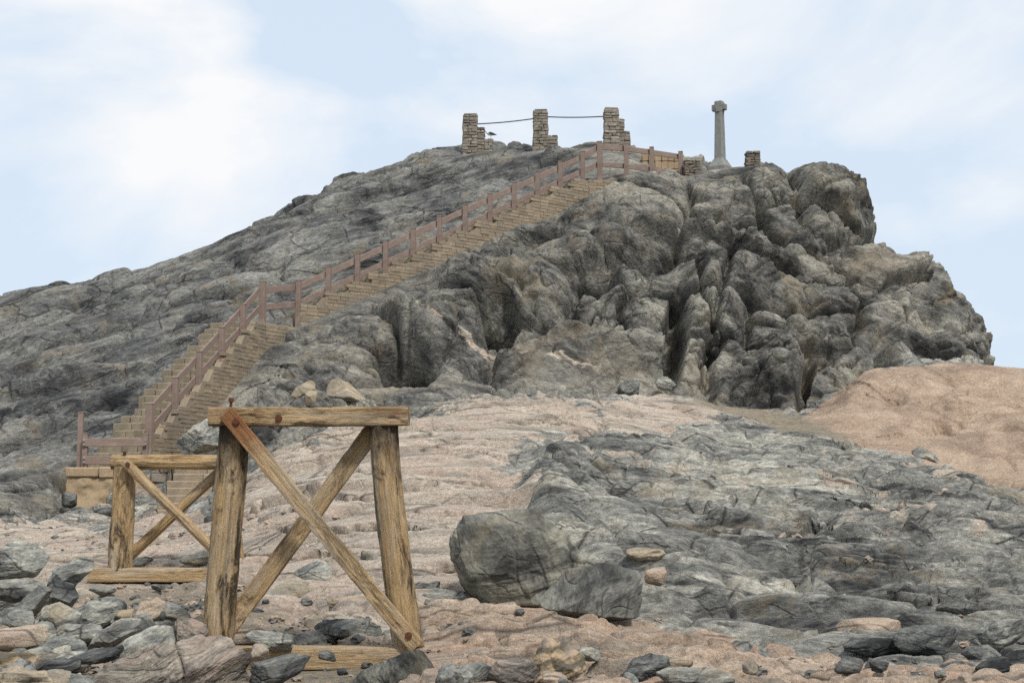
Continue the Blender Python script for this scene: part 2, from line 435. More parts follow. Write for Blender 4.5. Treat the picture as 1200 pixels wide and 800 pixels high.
# near ground
cw((-6, 2, -.35), (0, 2, -.35), (6, 2, -.35), (-14, 6, -.2), (14, 6, -.25), (-3, 7, -.1), (3, 7, -.15), (-12, -8, -.5), (12, -8, -.5))
cp((0, 818, 10), (150, 820, 10), (300, 820, 10), (450, 822, 10.2), (600, 828, 10.2), (750, 828, 10.2), (900, 822, 10.3), (1050, 816, 10.4), (1200, 814, 10.5))
cp((520, 786, 11.7), (620, 787, 11.7), (740, 788, 11.7), (840, 792, 11.6), (950, 797, 11.4))
cp((40, 764, 13), (150, 766, 13), (300, 782, 13), (420, 783, 13), (240,780,13), (480,778,13))
# orange foreground rib and the dip behind it
cp((530, 728, 13.5), (600, 722, 13.8), (690, 743, 13.6), (760, 748, 13.4), (850, 754, 13.2), (935, 772, 12.8), (1090, 787, 12.2), (1200, 796, 12))
cp((520, 716, 15.2), (600, 718, 15.6), (700, 728, 15.4), (780, 726, 15.6), (860, 738, 15.3), (950, 752, 15), (1100, 764, 14.6), (1200, 768, 14.4))
# left flat
cp((0, 716, 16.5), (120, 712, 17), (200, 704, 17.2), (0, 640, 27), (120, 682, 21), (190, 682, 21), (290, 680, 21), (60, 684, 20), (100, 650, 25), (200, 650, 25), (100, 618, 31), (230, 618, 31), (200, 606, 34))
cp((350, 700, 15.8), (440, 705, 15.4), (330, 655, 19), (450, 650, 18.8))
# pale granite whaleback
cp((300, 600, 24), (360, 600, 21.5), (450, 600, 21.5), (550, 600, 21.3), (320, 555, 27.5), (400, 540, 26.5), (500, 540, 26), (600, 560, 24.5),
   (330, 528, 30.5), (400, 500, 31.5), (480, 486, 32), (560, 474, 33), (640, 471, 33.5), (700, 474, 33.5),
   (560, 650, 18.6), (620, 640, 19.2), (690, 640, 19.4), (640, 600, 21.4))
cp((400, 494, 33.5), (480, 483, 34.3), (560, 471, 35.2), (640, 468, 35.5))
# schist slope, lower right
cp((700, 500, 30.5), (760, 490, 33), (740, 550, 25.3), (800, 500, 32.5), (860, 492, 35), (800, 550, 27), (800, 600, 22.6), (800, 650, 19.2), (800, 700, 16.6),
   (900, 500, 35), (900, 530, 30.5), (950, 580, 24.8), (950, 640, 20.6), (950, 700, 17.2), (1000, 525, 33), (1080, 548, 31.5), (1080, 600, 24.6),
   (1080, 660, 20.2), (1080, 720, 16.8), (1140, 562, 30.5), (1200, 578, 29.5), (1200, 620, 24), (1200, 680, 19.6), (1200, 740, 16.2))
cp((1400, 600, 30), (1400, 680, 21), (1400, 780, 14))
# sand strip and base of the cliff
cp((780, 466, 37.5), (850, 477, 38), (900, 488, 38.5), (940, 487, 39))
# tan dome
cp((950, 478, 39), (975, 470, 38.5), (1000, 490, 36.5), (1000, 445, 39.5), (1050, 424, 40), (1050, 470, 37), (1050, 510, 34.5), (1100, 421, 40), (1100, 470, 36.6), (1100, 520, 34), (1150, 427, 40), (1150, 480, 36.2),
   (1160, 540, 33), (1200, 434, 40), (1200, 490, 35.5), (1200, 550, 32), (1300, 450, 39), (1300, 520, 34), (1450, 490, 38), (1450, 560, 32))
cp((1100, 428, 43), (1200, 440, 43.5), (1300, 460, 43), (1050, 428, 42))
# right cliff
cp((720, 452, 39.6), (780, 450, 40.2), (850, 466, 40.5), (900, 474, 40.6), (960, 462, 41))
cp((720, 425, 40.8), (780, 420, 41.4), (850, 430, 42), (900, 430, 41.6), (960, 430, 42.3), (1010, 420, 43))
cp((600, 463, 37.2), (640, 462, 37.4), (690, 462, 38), (600, 430, 39.8), (660, 425, 40.2), (600, 385, 42), (660, 385, 42.2), (720, 385, 42.2), (790, 380, 43.3), (850, 380, 43.2), (920, 390, 43.2), (980, 390, 44), (1050, 400, 45), (1100, 405, 46))
cp((600, 345, 43.2), (660, 335, 43.6), (720, 340, 43.4), (790, 335, 44.6), (850, 330, 44.8), (920, 340, 45.4), (980, 350, 46), (1050, 360, 46.6), (1100, 370, 47), (1125, 385, 47.6), (1142, 412, 47.4))
cp((560, 330, 44.2), (600, 310, 45), (660, 300, 45.6), (720, 305, 45), (790, 295, 46.8), (850, 290, 47), (920, 295, 47.4), (980, 300, 48), (1040, 305, 49), (1085, 325, 49.4), (1120, 340, 49))
cp((600, 288, 47.4), (650, 272, 48.2), (690, 262, 49), (740, 275, 48), (800, 262, 48.8), (850, 255, 49), (920, 255, 49), (980, 262, 49.6), (1002, 280, 50))
cp((720, 226, 50.4), (760, 222, 51), (800, 226, 51), (840, 215, 51.4), (890, 215, 51), (950, 218, 50.8), (985, 228, 51))
cp((820, 200, 53), (850, 196, 54), (885, 195, 53), (920, 196, 52.4), (955, 200, 52), (978, 210, 52.2), (992, 240, 52.2), (1008, 268, 51.8), (1024, 296, 51.2), (1062, 306, 51.4), (1104, 328, 51))
cp((1136, 356, 50), (1146, 380, 49.5), (1168, 470, 48.5), (1168, 480, 52), (1150, 430, 54), (1100, 400, 57), (1030, 370, 60), (1250, 520, 50), (1300, 560, 60))
# stair side (wall foot) and rock between stair and cliff
cp((207, 524, 37.2), (240, 490, 38.4), (266, 462, 39.6), (292, 436, 40.9), (316, 408, 42))
cp((345, 396, 42.6), (400, 382, 43.6), (440, 354, 45), (500, 325, 46.6), (560, 298, 48.2), (600, 283, 49), (650, 262, 50), (690, 240, 51), (720, 226, 51.5))
cp((450, 362, 44.2), (450, 390, 41.5), (520, 340, 44.6), (520, 380, 42), (380, 400, 41.6), (450, 422, 39.8), (520, 430, 39.6), (360, 440, 38.6), (320, 470, 36.6), (400, 462, 37), (480, 470, 36.4), (540, 464, 36.8), (280, 490, 36.8), (292, 530, 34.5), (330, 505, 34))
cp((300, 455, 38.8), (240, 520, 36.2), (340, 415, 41.2))
# left flank of the hill
cp((-60, 610, 33), (0, 603, 33.5), (50, 603, 34.2), (80, 600, 35))
cp((0, 560, 36), (50, 555, 36.5), (90, 545, 37), (-120, 560, 35), (-120, 480, 40), (-120, 400, 52), (-120, 385, 60))
cp((0, 500, 39.2), (60, 500, 39.2), (110, 500, 38.8), (0, 430, 45), (80, 430, 43.5), (150, 435, 42), (0, 385, 51), (80, 380, 49.5), (160, 375, 47.5), (220, 375, 45.4), (0, 355, 57), (60, 340, 57), (120, 323, 57.5), (120, 345, 52.5), (200, 330, 50.5), (270, 330, 47.5), (200, 302, 57), (200, 350, 47.8))
cp((300, 345, 46), (290, 300, 51), (270, 276, 57), (340, 300, 49.5), (340, 246, 58), (400, 280, 50), (400, 240, 54), (395, 212, 58.5), (460, 250, 51.5), (470, 196, 58), (460, 285, 48.6), (520, 225, 53), (560, 205, 55), (520, 182, 57), (560, 176, 57.2), (600, 205, 54), (630, 174, 56.5), (660, 172, 56), (660, 195, 53.8), (700, 172, 55.5), (730, 185, 54.5), (770, 198, 54.2), (800, 204, 54))
# treads bed (kept below the steps)
cp((120, 545, 37), (160, 500, 38.4), (210, 445, 40.4), (262, 388, 42.8), (300, 376, 44.2), (370, 355, 45.6), (430, 325, 47), (500, 292, 48.8), (560, 264, 50.2), (620, 238, 51.6), (680, 216, 53))
# behind the hill
cp((0, 420, 72), (120, 400, 74), (270, 360, 75), (400, 330, 78), (560, 260, 72), (700, 260, 70), (850, 240, 62), (950, 255, 60), (850, 330, 75), (1000, 340, 68))
cp((600, 200, 62), (480, 225, 64), (340, 290, 66))
cw((-40, 30, .6), (-40, 50, 2.5), (-44, 75, 1), (-20, 100, -1), (0, 108, -1.5), (20, 100, -1.5), (44, 80, -1.5), (44, 55, -.5), (44, 30, .2), (-44, 10, -.3), (44, 8, -.4), (30, 45, 1.2), (34, 70, -1), (-30, 108, -1.5), (40, 108, -1.5), (-44, 108, -1.5))
CTRL = np.array(CTRL)
CXY, CZ = CTRL[:, :2], CTRL[:, 2]
MQ = 0.9
def mq(a, b): return np.sqrt(((a[:, None, :] - b[None]) ** 2).sum(-1) + MQ ** 2)
A = mq(CXY, CXY) + 0.0 * np.eye(len(CXY))
A = A - 0.12 * np.eye(len(CXY))          # slight smoothing (multiquadric is conditionally negative definite)
mean = CZ.mean()
W = np.linalg.solve(A, CZ - mean)
GX = np.arange(-46, 46.01, 0.25); GY = np.arange(-8, 110.01, 0.25)
gx, gy = np.meshgrid(GX, GY)
gp = np.stack([gx.ravel(), gy.ravel()], 1)
HG = (par(lambda q: mq(q, CXY) @ W, gp) + mean).reshape(gx.shape)

# staircase plan, used to keep the rock off the treads
def w3(u, v, Y): return Vector(at(u, v, Y))
S0, S1, S2 = w3(180, 530, 37.0), w3(312, 378, 43.0), w3(690, 213, 52.0)
LAND = 1.25                                   # landing between the two flights
WID = 1.45
def flight_axes(a, b):
    d = Vector((b.x - a.x, b.y - a.y, 0)); L = d.length; d.normalize()
    return d, Vector((-d.y, d.x, 0)), L        # along, to the left, length
D1, N1, L1 = flight_axes(S0, S1); D2, N2, L2 = flight_axes(S1, S2)

def bil(x, y):
    fx = np.clip((x - GX[0]) / 0.25, 0, len(GX) - 1.001); fy = np.clip((y - GY[0]) / 0.25, 0, len(GY) - 1.001)
    i, j = fx.astype(int), fy.astype(int); a, b = fx - i, fy - j
    return (HG[j, i] * (1 - a) * (1 - b) + HG[j, i + 1] * a * (1 - b) + HG[j + 1, i] * (1 - a) * b + HG[j + 1, i + 1] * a * b)

def base_h(x, y):
    z = bil(x, y)
    over = np.maximum(np.abs(x) - 44, 0) + np.maximum(y - 105, 0) + np.maximum(-6 - y, 0)
    return np.where(over > 0, z + (-2.2 - z) * sstep(0, 30, over), z)

def stair_limit(x, y):
    """highest level the rock may reach at (x, y), with the distance to the staircase"""
    lim = np.full(x.shape, 1e6); dist = np.full(x.shape, 1e6)
    for (a, b, D, N, L) in ((S0, S1, D1, N1, L1), (S1, S2, D2, N2, L2)):
        s = (x - a.x) * D.x + (y - a.y) * D.y; n = (x - a.x) * N.x + (y - a.y) * N.y
        t = np.clip(s / L, -0.06, 1.04); zt = a.z + (b.z - a.z) * t
        ds = np.maximum(np.maximum(-s, s - L), 0)
        dn = np.maximum(np.maximum(-n, n - WID), 0)
        d = np.hypot(ds, dn)
        # free on both sides: may rise again beyond the tread edge on the left, stays under the wall top on the right
        left = n > WID * 0.5
        l = zt - 0.30 + np.where(left, d * 1.3, np.maximum(d - 0.25, 0) * 0.30 - np.where(L < 8, .50, .30))
        l = np.where(ds > 0.8, 1e6, l)
        l = np.where(dn > np.where(left, 1.8, 1.7 if L < 8 else 5.5), 1e6, l)
        lim = np.minimum(lim, l); dist = np.minimum(dist, d)
    return lim, dist

# ------------------------------------------------------------------ terrain: fan-shaped grid, finer where the ground is near or steep
FAST_RES = 1.0
core = np.linspace(-0.372, 0.372, int(960 * FAST_RES))
step = core[1] - core[0]; ext = []; a_ = 0.372; s_ = step
while a_ < 1.35:
    s_ *= 1.06; a_ += s_; ext.append(a_)
ext = np.array(ext)
AZ = np.concatenate([-ext[::-1], core, ext])
NR = int(2150 * FAST_RES)
rf = np.concatenate([np.geomspace(2.0, 7.0, 80), np.linspace(7.0, 64, 2300)[1:], np.geomspace(64, 140, 200)[1:]])
RR = np.zeros((NR, len(AZ)))
for j, a in enumerate(AZ):
    x, y = rf * math.sin(a), rf * math.cos(a)
    z = base_h(x, y) - CAMZ
    el = z / rf
    d = np.diff(rf) / rf[:-1]
    # local surface length over distance, favouring surfaces turned to the camera
    up = np.maximum(np.diff(el), 0); dn = np.maximum(-np.diff(el), 0)
    vis = sstep(-0.0004, 0.0002, np.convolve(np.diff(el) / np.diff(rf) * 0.02, np.ones(41) / 41, 'same'))
    w = np.hypot(0.55 * d, 1.25 * up) * (np.where(rf[:-1] < 42, 0.40, 0.12) * (1 - vis) + vis) * np.where(rf[:-1] < 62, 1, 0.3) * np.where(rf[:-1] < 9, 0.4, 1)
    w = np.convolve(np.pad(w, 12, mode='edge'), np.ones(25) / 25, 'valid')
    c = np.concatenate([[0], np.cumsum(w)])
    RR[:, j] = np.interp(np.linspace(0, c[-1], NR), c, rf)
# keep neighbouring columns in step
k = np.array([1, 2, 3, 4, 3, 2, 1.]); k /= k.sum()
RR = np.stack([np.convolve(np.pad(r, 3, mode='edge'), k, 'valid') for r in RR])
X = RR * np.sin(AZ)[None]; Y = RR * np.cos(AZ)[None]
Z = base_h(X, Y)
shape = X.shape
P0 = np.stack([X, Y, Z], -1)
e = 0.30
nx = -(base_h(X + e, Y) - base_h(X - e, Y)) / (2 * e); ny = -(base_h(X, Y + e) - base_h(X, Y - e)) / (2 * e)
NN = np.stack([nx, ny, np.ones_like(nx)], -1); NN /= np.linalg.norm(NN, axis=-1)[..., None]
e = 1.5                                       # broad normals: the crag's blocks are pushed out along these
nx = -(base_h(X + e, Y) - base_h(X - e, Y)) / (2 * e); ny = -(base_h(X, Y + e) - base_h(X, Y - e)) / (2 * e)
NB = np.stack([nx, ny, np.ones_like(nx)], -1); NB /= np.linalg.norm(NB, axis=-1)[..., None]
NB[..., 1] -= .25; NB /= np.linalg.norm(NB, axis=-1)[..., None]
P = P0.reshape(-1, 3); NN = NN.reshape(-1, 3)
U, V = to_px(P)
D_CAM = np.hypot(P[:, 0], P[:, 1])

# regions (traced on the picture, laid on the rock surface, edges broken up by noise)
G1 = [(290, 560), (320, 525), (400, 496), (480, 483), (560, 468), (640, 466), (703, 470), (705, 505), (640, 507), (595, 525), (580, 545), (612, 566), (632, 585), (620, 600), (560, 640), (690, 700), (500, 712), (500, 790), (-400, 790), (-400, 612), (60, 608), (110, 622), (190, 606), (250, 600)]
G2 = [(702, 470), (770, 462), (850, 470), (862, 490), (800, 497), (762, 508), (706, 507)]
G4 = [(630, 575), (680, 585), (700, 640), (720, 660), (690, 680), (640, 640)]
G3 = [(300, 812), (400, 800), (480, 770), (492, 720), (600, 714), (700, 727), (760, 733), (850, 748), (935, 768), (1100, 782), (1300, 795), (2200, 900), (2200, 3000), (300, 3000)]
TD = [(938, 492), (955, 472), (1000, 440), (1050, 418), (1090, 410), (1150, 415), (1220, 424), (1320, 436), (1900, 500), (1900, 640), (1320, 600), (1200, 574), (1120, 554), (1060, 532), (1000, 514), (950, 502)]
SD = [(770, 455), (850, 470), (905, 484), (940, 488), (985, 506), (1000, 514), (930, 508), (870, 490), (800, 470)]
SB = [(110, 684), (300, 680), (320, 700), (480, 760), (480, 812), (300, 900), (300, 3000), (-1500, 3000), (-1500, 700), (60, 690)]
HILL = [(-3000, 608), (60, 606), (190, 560), (300, 530), (400, 496), (480, 483), (560, 470), (700, 466), (770, 458), (850, 468), (905, 478), (950, 474), (1000, 440), (1090, 416), (1180, 424), (1250, 430), (4000, 380), (4000, -3000), (-3000, -3000)]
wn = par(lambda q: fbm(q * 1.1, 5, 300, 0.6), P)
wpx = wn * 950.0 / np.maximum(D_CAM, 8) * 0.35
def mask(poly, soft=5, w=1.0): return sstep(-soft, soft, poly_sd(U, V, poly) + wpx * w)
m_hill = mask(HILL, 4, 0.5)
m_gran = np.maximum.reduce([mask(G1, 9), mask(G2, 8)])
m_or = mask(G3, 9, 0.8)
m_tan = mask(TD, 6, 0.4)
m_pile = mask(SB, 7, 1.2) * 0.8
m_sand = mask(SD, 5, 0.6)
# sandy dust lying in the cliff's hollow and on the ledge on the right
for (cu, cv, ru, rv, am) in ((455, 452, 50, 10, .8), (620, 420, 26, 30, .45), (505, 450, 40, 8, .5), (1020, 312, 40, 12, .7), (815, 440, 14, 30, .6), (720, 440, 60, 14, .4), (665, 412, 70, 6, .6), (430, 432, 16, 22, .6)):
    m_sand = np.maximum(m_sand, am * np.exp(-(((U - cu) / ru) ** 2 + ((V - cv) / rv) ** 2)) * (0.6 + 0.6 * sstep(-.3, .3, wn)))
m_tan = m_tan * sstep(42.2, 41.2, P[:, 1])
m_gran = m_gran * (1 - m_hill); m_or = m_or * (1 - m_hill)
m_gran = m_gran * (1 - m_or)
m_sch = (1 - m_hill) * (1 - m_gran) * (1 - m_or) * (1 - m_tan)
# the strip of pale rusty granite veins crossing the cliff foot
vein = np.minimum(line_d(U, V, [(470, 372), (540, 396), (600, 415), (650, 425), (700, 437)]), 400)
m_gran = np.maximum(m_gran, 0.75 * sstep(7, 0, vein + wpx * 0.6 + 1) * m_hill)
spots = par(lambda q: fbm(q * 0.8, 4, 340), P)
m_sand = np.maximum(m_sand, 0.5 * sstep(0.40, 0.70, spots) * m_hill)
band = par(lambda q: fbm((q @ rotm('Y', 5).T) * np.array([.28, .6, 2.2]), 5, 350), P)
m_gran = np.maximum(m_gran, m_sch * 0.55 * sstep(0.36, 0.60, band))

# ------------------------------------------------------------------ terrain: relief
stair_line = np.interp(U, [-400, 180, 312, 690, 760, 2000], [640, 530, 378, 213, 160, 100])
rightness = sstep(-25, 25, V - stair_line)               # 1 on the block cliff, 0 on the smooth flank
Mf = rotm('Y', 17) @ rotm('Z', -10)                      # foliation of the flank, rising to the right
Mc = rotm('Y', -22) @ rotm('X', 15)
Ms = rotm('X', 38) @ rotm('Z', 10)                       # slabs of the shore dipping away from the viewer
def crack_lines(q, M, f, seed, w, depth):
    n = fbm((q @ M.T) * np.array(f), 4, seed, .45)
    k = sstep(-.25, .15, fbm(q * .35 + 5, 2, seed + 5))          # cracks die out here and there
    return -depth * k * np.exp(-(np.abs(n) / w) ** 1.5)
def rel_hill_left(q):
    h = blocks(q, (8.0, 3.4, 1.2), Mf, 11, .45, .50, .36, .05, .45, 40, .30, .30)
    h += blocks(q, (2.8, 1.4, .45), Mf, 12, .13, .15, .17, .06, .4, 40, .10, .25)
    h += .07 * fbm((q @ Mf.T) * np.array([.5, .6, 2.4]), 4, 60, .5)
    h += crack_lines(q, Mf, (.16, .3, .75), 700, .022, .34) + crack_lines(q, Mc, (.3, .3, .2), 710, .016, .22)
    h += .03 * fbm((q @ Mf.T) * np.array([2, 2, 8.]), 4, 66, .6)
    return h
def rel_hill_right(q):
    h = blocks(q, (5.2, 4.2, 2.5), Mc, 21, .85, 1.10, .70, .035, .30, 90, .18, .16)
    h += blocks(q, (2.3, 1.9, .95), Mf, 22, .16, .36, .20, .045, .30, 90, .02, .20)
    h += blocks(q, (.80, .70, .34), Mc, 23, .06, .13, .06, .07, .3, 60, .0, .22)
    h += crack_lines(q, Mf, (.22, .22, .45), 720, .016, .34) + crack_lines(q, Mc, (.45, .4, .2), 730, .015, .24)
    h += .05 * fbm(q * .8, 3, 70, .5) + .03 * fbm((q @ Mc.T) * np.array([1.6, 1.6, 4.]), 5, 74, .55)
    return h
def rel_schist(q):
    h = blocks(q, (3.2, 1.6, .55), Ms, 31, .22, .32, .24, .07, .5, 36, .03, .2)
    near = sstep(36, 17, np.hypot(q[:, 0], q[:, 1]))
    h += (.25 + .75 * near) * blocks(q, (1.1, .6, .20), Ms, 32, .085, .13, .11, .09, .45, 34, .0, .2)
    h += crack_lines(q, Ms, (.28, .6, 1.3), 760, .035, .17) + .6 * crack_lines(q, rotm('Z', 40), (.5, .3, .3), 770, .02, .2)
    h += .022 * fbm((q @ Ms.T) * np.array([.8, 2.0, 6.0]), 5, 80, .55)
    h += near * .008 * fbm((q @ Ms.T) * np.array([4, 8, 24.]), 3, 86, .6)
    return h
def rel_gran(q):
    h = blocks(q, (5.5, 3.2, 1.3), Ms, 41, .24, .26, .30, .035, .35, 70)
    h += (.3 + .7 * sstep(34, 16, np.hypot(q[:, 0], q[:, 1]))) * blocks(q, (2.0, 1.3, .5), Ms, 42, .05, .05, .10, .04, .35, 60)
    h += crack_lines(q, Ms, (.22, .45, .9), 740, .03, .20) + .5 * crack_lines(q, rotm('Z', 60), (.3, .3, .3), 750, .015, .2)
    h += .016 * fbm(q * np.array([.6, 1.1, 1.1]), 3, 90, .5, 2) + .011 * fbm(q * np.array([3, 5, 5.]), 5, 95, .6)
    return h
def rel_or(q):
    h = .07 * fbm(q * np.array([1.0, 1.6, 1.6]), 3, 100, .5, 2) + .030 * fbm(q * np.array([3.0, 3.8, 3.4]), 4, 104, .5)
    h += blocks(q, (1.5, .9, .45), Ms, 51, .10, .12, .16, .06, .5, 26, .08, .25)
    h += blocks(q, (.42, .35, .22), Ms, 52, .03, .05, .04, .08, .5, 22, .035, .25)
    return h
def rel_tan(q):
    h = .24 * fbm(q * .33, 3, 110, .5) + .045 * fbm(q * np.array([1.3, 1.3, 1.8]), 5, 114, .62) + .012 * fbm(q * 6, 4, 118, .6)
    h += blocks(q, (4.4, 3.6, 2.6), Mc, 61, .10, .16, .10, .018, .35, 40) + crack_lines(q, Mf, (.3, .3, .4), 780, .01, .12)
    return h
h = np.zeros(len(P))
def soft(poly, px): return sstep(-px, px, poly_sd(U, V, poly))
r_hill = soft(HILL, 14); r_or = soft(G3, 12) * (1 - r_hill); r_tan = soft(TD, 12) * sstep(42.6, 41.0, P[:, 1])
r_gran = np.maximum.reduce([soft(G1, 14), soft(G2, 12)]) * (1 - r_hill) * (1 - r_or)
r_sch = np.clip((1 - r_hill) * (1 - r_gran) * (1 - r_or), 0, 1) * (1 - r_tan)
r_hill = r_hill * (1 - r_tan)
m_cliff = sstep(-12, 12, V - stair_line + wpx)
def add_rel(fn, wgt):
    idx = np.where(wgt > 0.01)[0]
    if len(idx): h[idx] += wgt[idx] * par(fn, P[idx])
add_rel(rel_hill_left, r_hill * (1 - rightness))
add_rel(rel_hill_right, r_hill * rightness)
add_rel(rel_schist, r_sch)
add_rel(rel_gran, r_gran)
add_rel(rel_or, r_or)
add_rel(rel_tan, r_tan)
# dark outcrop standing out of the slope behind the big boulders
oc = np.exp(-((((U - 662) / 46) ** 2 + ((V - 578) / 52) ** 2) ** 2)) * (1 - r_hill) * (P[:, 1] > 17.5)
add_rel(lambda q: blocks(q, (1.5, 1.2, .8), Mc, 91, .22, .34, .28, .05, .35, 60), oc)
h += .30 * oc
m_sand = np.maximum(m_sand, m_pile)
h *= 1 - 0.75 * m_sand * (1 - m_pile) * (1 - .9 * sstep(0.40, 0.70, spots) * m_hill)

# smooth faces and aprons keep less of the rough relief
for (cu, cv, ru, rv, am) in ((440, 352, 60, 34, .8), (748, 240, 56, 30, .65), (660, 290, 70, 16, .5), (690, 440, 70, 22, .5), (480, 455, 60, 12, .4), (560, 440, 40, 14, .4), (640, 320, 40, 16, .3), (880, 215, 60, 16, .3), (1030, 312, 40, 14, .6), (380, 420, 46, 26, .3), (560, 290, 60, 12, .5)):
    h *= 1 - am * np.exp(-((((U - cu) / ru) ** 2 + ((V - cv) / rv) ** 2) ** 1.5))
# carved features of this cliff: hollows, overhangs and joints
def g(u, v, ru, rv, rot, amp, sharp=None):
    if sharp is None: sharp = 3.0 if amp < -.8 else 1.5
    global h
    c, s = math.cos(R(rot)), math.sin(R(rot))
    du, dv = U - u, V - v
    a = (du * c + dv * s) / ru; b = (-du * s + dv * c) / rv
    m = np.exp(-((a * a + b * b + .25 * wn) .clip(0) ** sharp)) * (P[:, 1] > 30)
    h += amp * m * np.maximum(r_hill, r_tan)
g(680, 298, 135, 16, 2, .45); g(690, 368, 110, 26, 0, -.45); g(478, 422, 34, 24, 18, -2.2); g(440, 388, 62, 14, -8, .45); g(500, 392, 50, 10, 22, .45)
g(585, 372, 24, 28, 0, -1.7); g(566, 322, 52, 17, -12, .65); g(645, 345, 26, 30, 0, .4)
g(702, 318, 22, 15, 0, -1.4); g(700, 296, 60, 9, 0, .45)
g(792, 395, 13, 56, 6, -2.0); g(832, 345, 34, 46, 0, .8); g(705, 392, 52, 44, 0, .35)
g(915, 438, 36, 36, 0, .9); g(948, 440, 8, 42, 18, -1.5); g(880, 470, 40, 10, 0, -.5); g(992, 415, 52, 18, -8, .5)
g(748, 240, 54, 26, 0, .55); g(745, 276, 50, 8, 0, -.5)
g(965, 232, 40, 36, 0, .8); g(1000, 287, 34, 9, 0, -.6); g(893, 225, 26, 34, 0, .5); g(880, 330, 60, 26, 10, .4)
g(1050, 360, 18, 20, 0, .5); g(1090, 370, 26, 20, 0, -.4); g(1040, 395, 22, 12, 0, -.4); g(250, 505, 40, 10, -8, .3); g(1046, 462, 14, 16, 30, -.3); g(1150, 440, 55, 7, 10, -.35); g(1108, 494, 12, 5, 30, -.3); g(1010, 452, 26, 12, -35, .3); g(1180, 470, 40, 10, 8, -.25); g(1112, 325, 42, 30, 20, -.25)
def groove(pts, w, depth):
    global h
    d = line_d(U, V, pts) + 2.2 * wn
    h -= depth * np.exp(-(np.abs(d) / w) ** 1.5) * r_hill
groove([(868, 205), (884, 235), (902, 268), (925, 288)], 4, .7)
groove([(925, 200), (934, 240), (950, 276), (985, 284), (1020, 288)], 4.5, .8)
groove([(802, 205), (810, 240), (798, 280), (790, 305), (760, 312)], 4, .6)
groove([(856, 300), (842, 350), (832, 400), (836, 462)], 4.5, .7)
groove([(590, 300), (660, 288), (720, 282), (780, 290)], 3, .4)
groove([(650, 270), (690, 282), (720, 284)], 3, .4)
groove([(350, 235), (400, 218), (470, 200), (540, 186)], 3, .35)
groove([(60, 355), (150, 345), (240, 318), (330, 310)], 3, .35)
groove([(120, 440), (200, 420), (260, 400)], 2.5, .25)
groove([(320, 405), (360, 398), (420, 392)], 3, .35)
groove([(940, 425), (1000, 402), (1060, 405), (1110, 412)], 4, .4)
groove([(860, 245), (930, 240)], 3, .3)
# ledges: sheets of rock breaking off along open joints, the upper sheet jutting over a notch
wl = par(lambda q: fbm(q * np.array([.7, .35, .35]), 2, 390, .5), P)
LEDGE_Y = np.zeros(len(P)); LEDGE_Z = np.zeros(len(P))
def ledge(pts, lip=.10, notch=.15, rise=.07, wob=3.0):
    pts = np.array(pts, float); mpp = D_CAM / F_PX                    # metres per pixel at this distance
    vl = np.interp(U, pts[:, 0], pts[:, 1]) + wob * wl * 2 + .7 * np.sin(U * .13) + .4 * np.sin(U * .31 + 1)
    span = pts[-1, 0] - pts[0, 0]
    k = sstep(0, .25, (U - pts[0, 0]) / span) * sstep(0, .25, (pts[-1, 0] - U) / span) * (1 - r_hill) * sstep(-.45, .15, spots)
    d = vl - V                                                       # pixels above the joint
    up = sstep(-.5, .6, d) * np.exp(-np.clip(d, 0, None) / 16)
    LEDGE_Z[:] += k * (rise * up - notch * sstep(-5.0, -.8, d) * sstep(.5, -.3, d))
    LEDGE_Y[:] += k * (-lip * sstep(-.3, .5, d) * np.exp(-np.clip(d, 0, None) / 5) + .6 * notch * sstep(-5.0, -.8, d) * sstep(.2, -.6, d))
LED = [[(470, 530), (540, 520), (608, 520)], [(430, 580), (530, 562), (618, 566)], [(450, 597), (560, 592), (640, 603)], [(290, 592), (400, 601), (470, 602), (530, 585)],
       [(260, 653), (340, 652), (402, 640), (480, 645)], [(490, 633), (560, 641), (610, 634)], [(320, 669), (392, 656), (450, 663)], [(320, 562), (400, 549), (480, 552)],
       [(540, 502), (640, 491), (704, 495)], [(0, 636), (60, 628), (130, 634), (240, 622)], [(50, 662), (130, 652), (240, 661)], [(300, 620), (380, 624), (450, 618), (520, 622)],
       [(400, 512), (470, 506), (540, 498)], [(600, 482), (650, 480), (702, 484)], [(330, 578), (390, 575), (440, 580)], [(500, 668), (550, 662), (600, 668)], [(700, 505), (770, 508), (850, 492)],
       [(740, 520), (840, 529), (910, 524)], [(780, 620), (900, 629), (1000, 622), (1110, 642)], [(850, 680), (960, 676), (1060, 691), (1195, 684)], [(760, 548), (850, 556), (960, 552)],
       [(830, 590), (930, 584), (1040, 598), (1120, 606)], [(720, 590), (790, 596), (850, 606)], [(900, 652), (1000, 656), (1100, 668)], [(980, 570), (1080, 580), (1190, 600)], [(1050, 622), (1130, 626), (1210, 640)],
       [(760, 660), (830, 652), (900, 660)], [(780, 704), (860, 700), (950, 712)], [(960, 540), (1040, 552), (1110, 562)], [(1000, 700), (1090, 708), (1180, 704)]]
for i_, pts in enumerate(LED):
    f_ = .75 if i_ < 17 else 1.0
    ledge(pts, .11 * f_, .12 * f_, .05 * f_)
h = h * (1 - .75 * m_pile) - .07 * m_pile
# keep clear of stair
lim, sd = stair_limit(P[:, 0], P[:, 1])
h *= 0.25 + 0.75 * sstep(0.0, 1.6, sd)
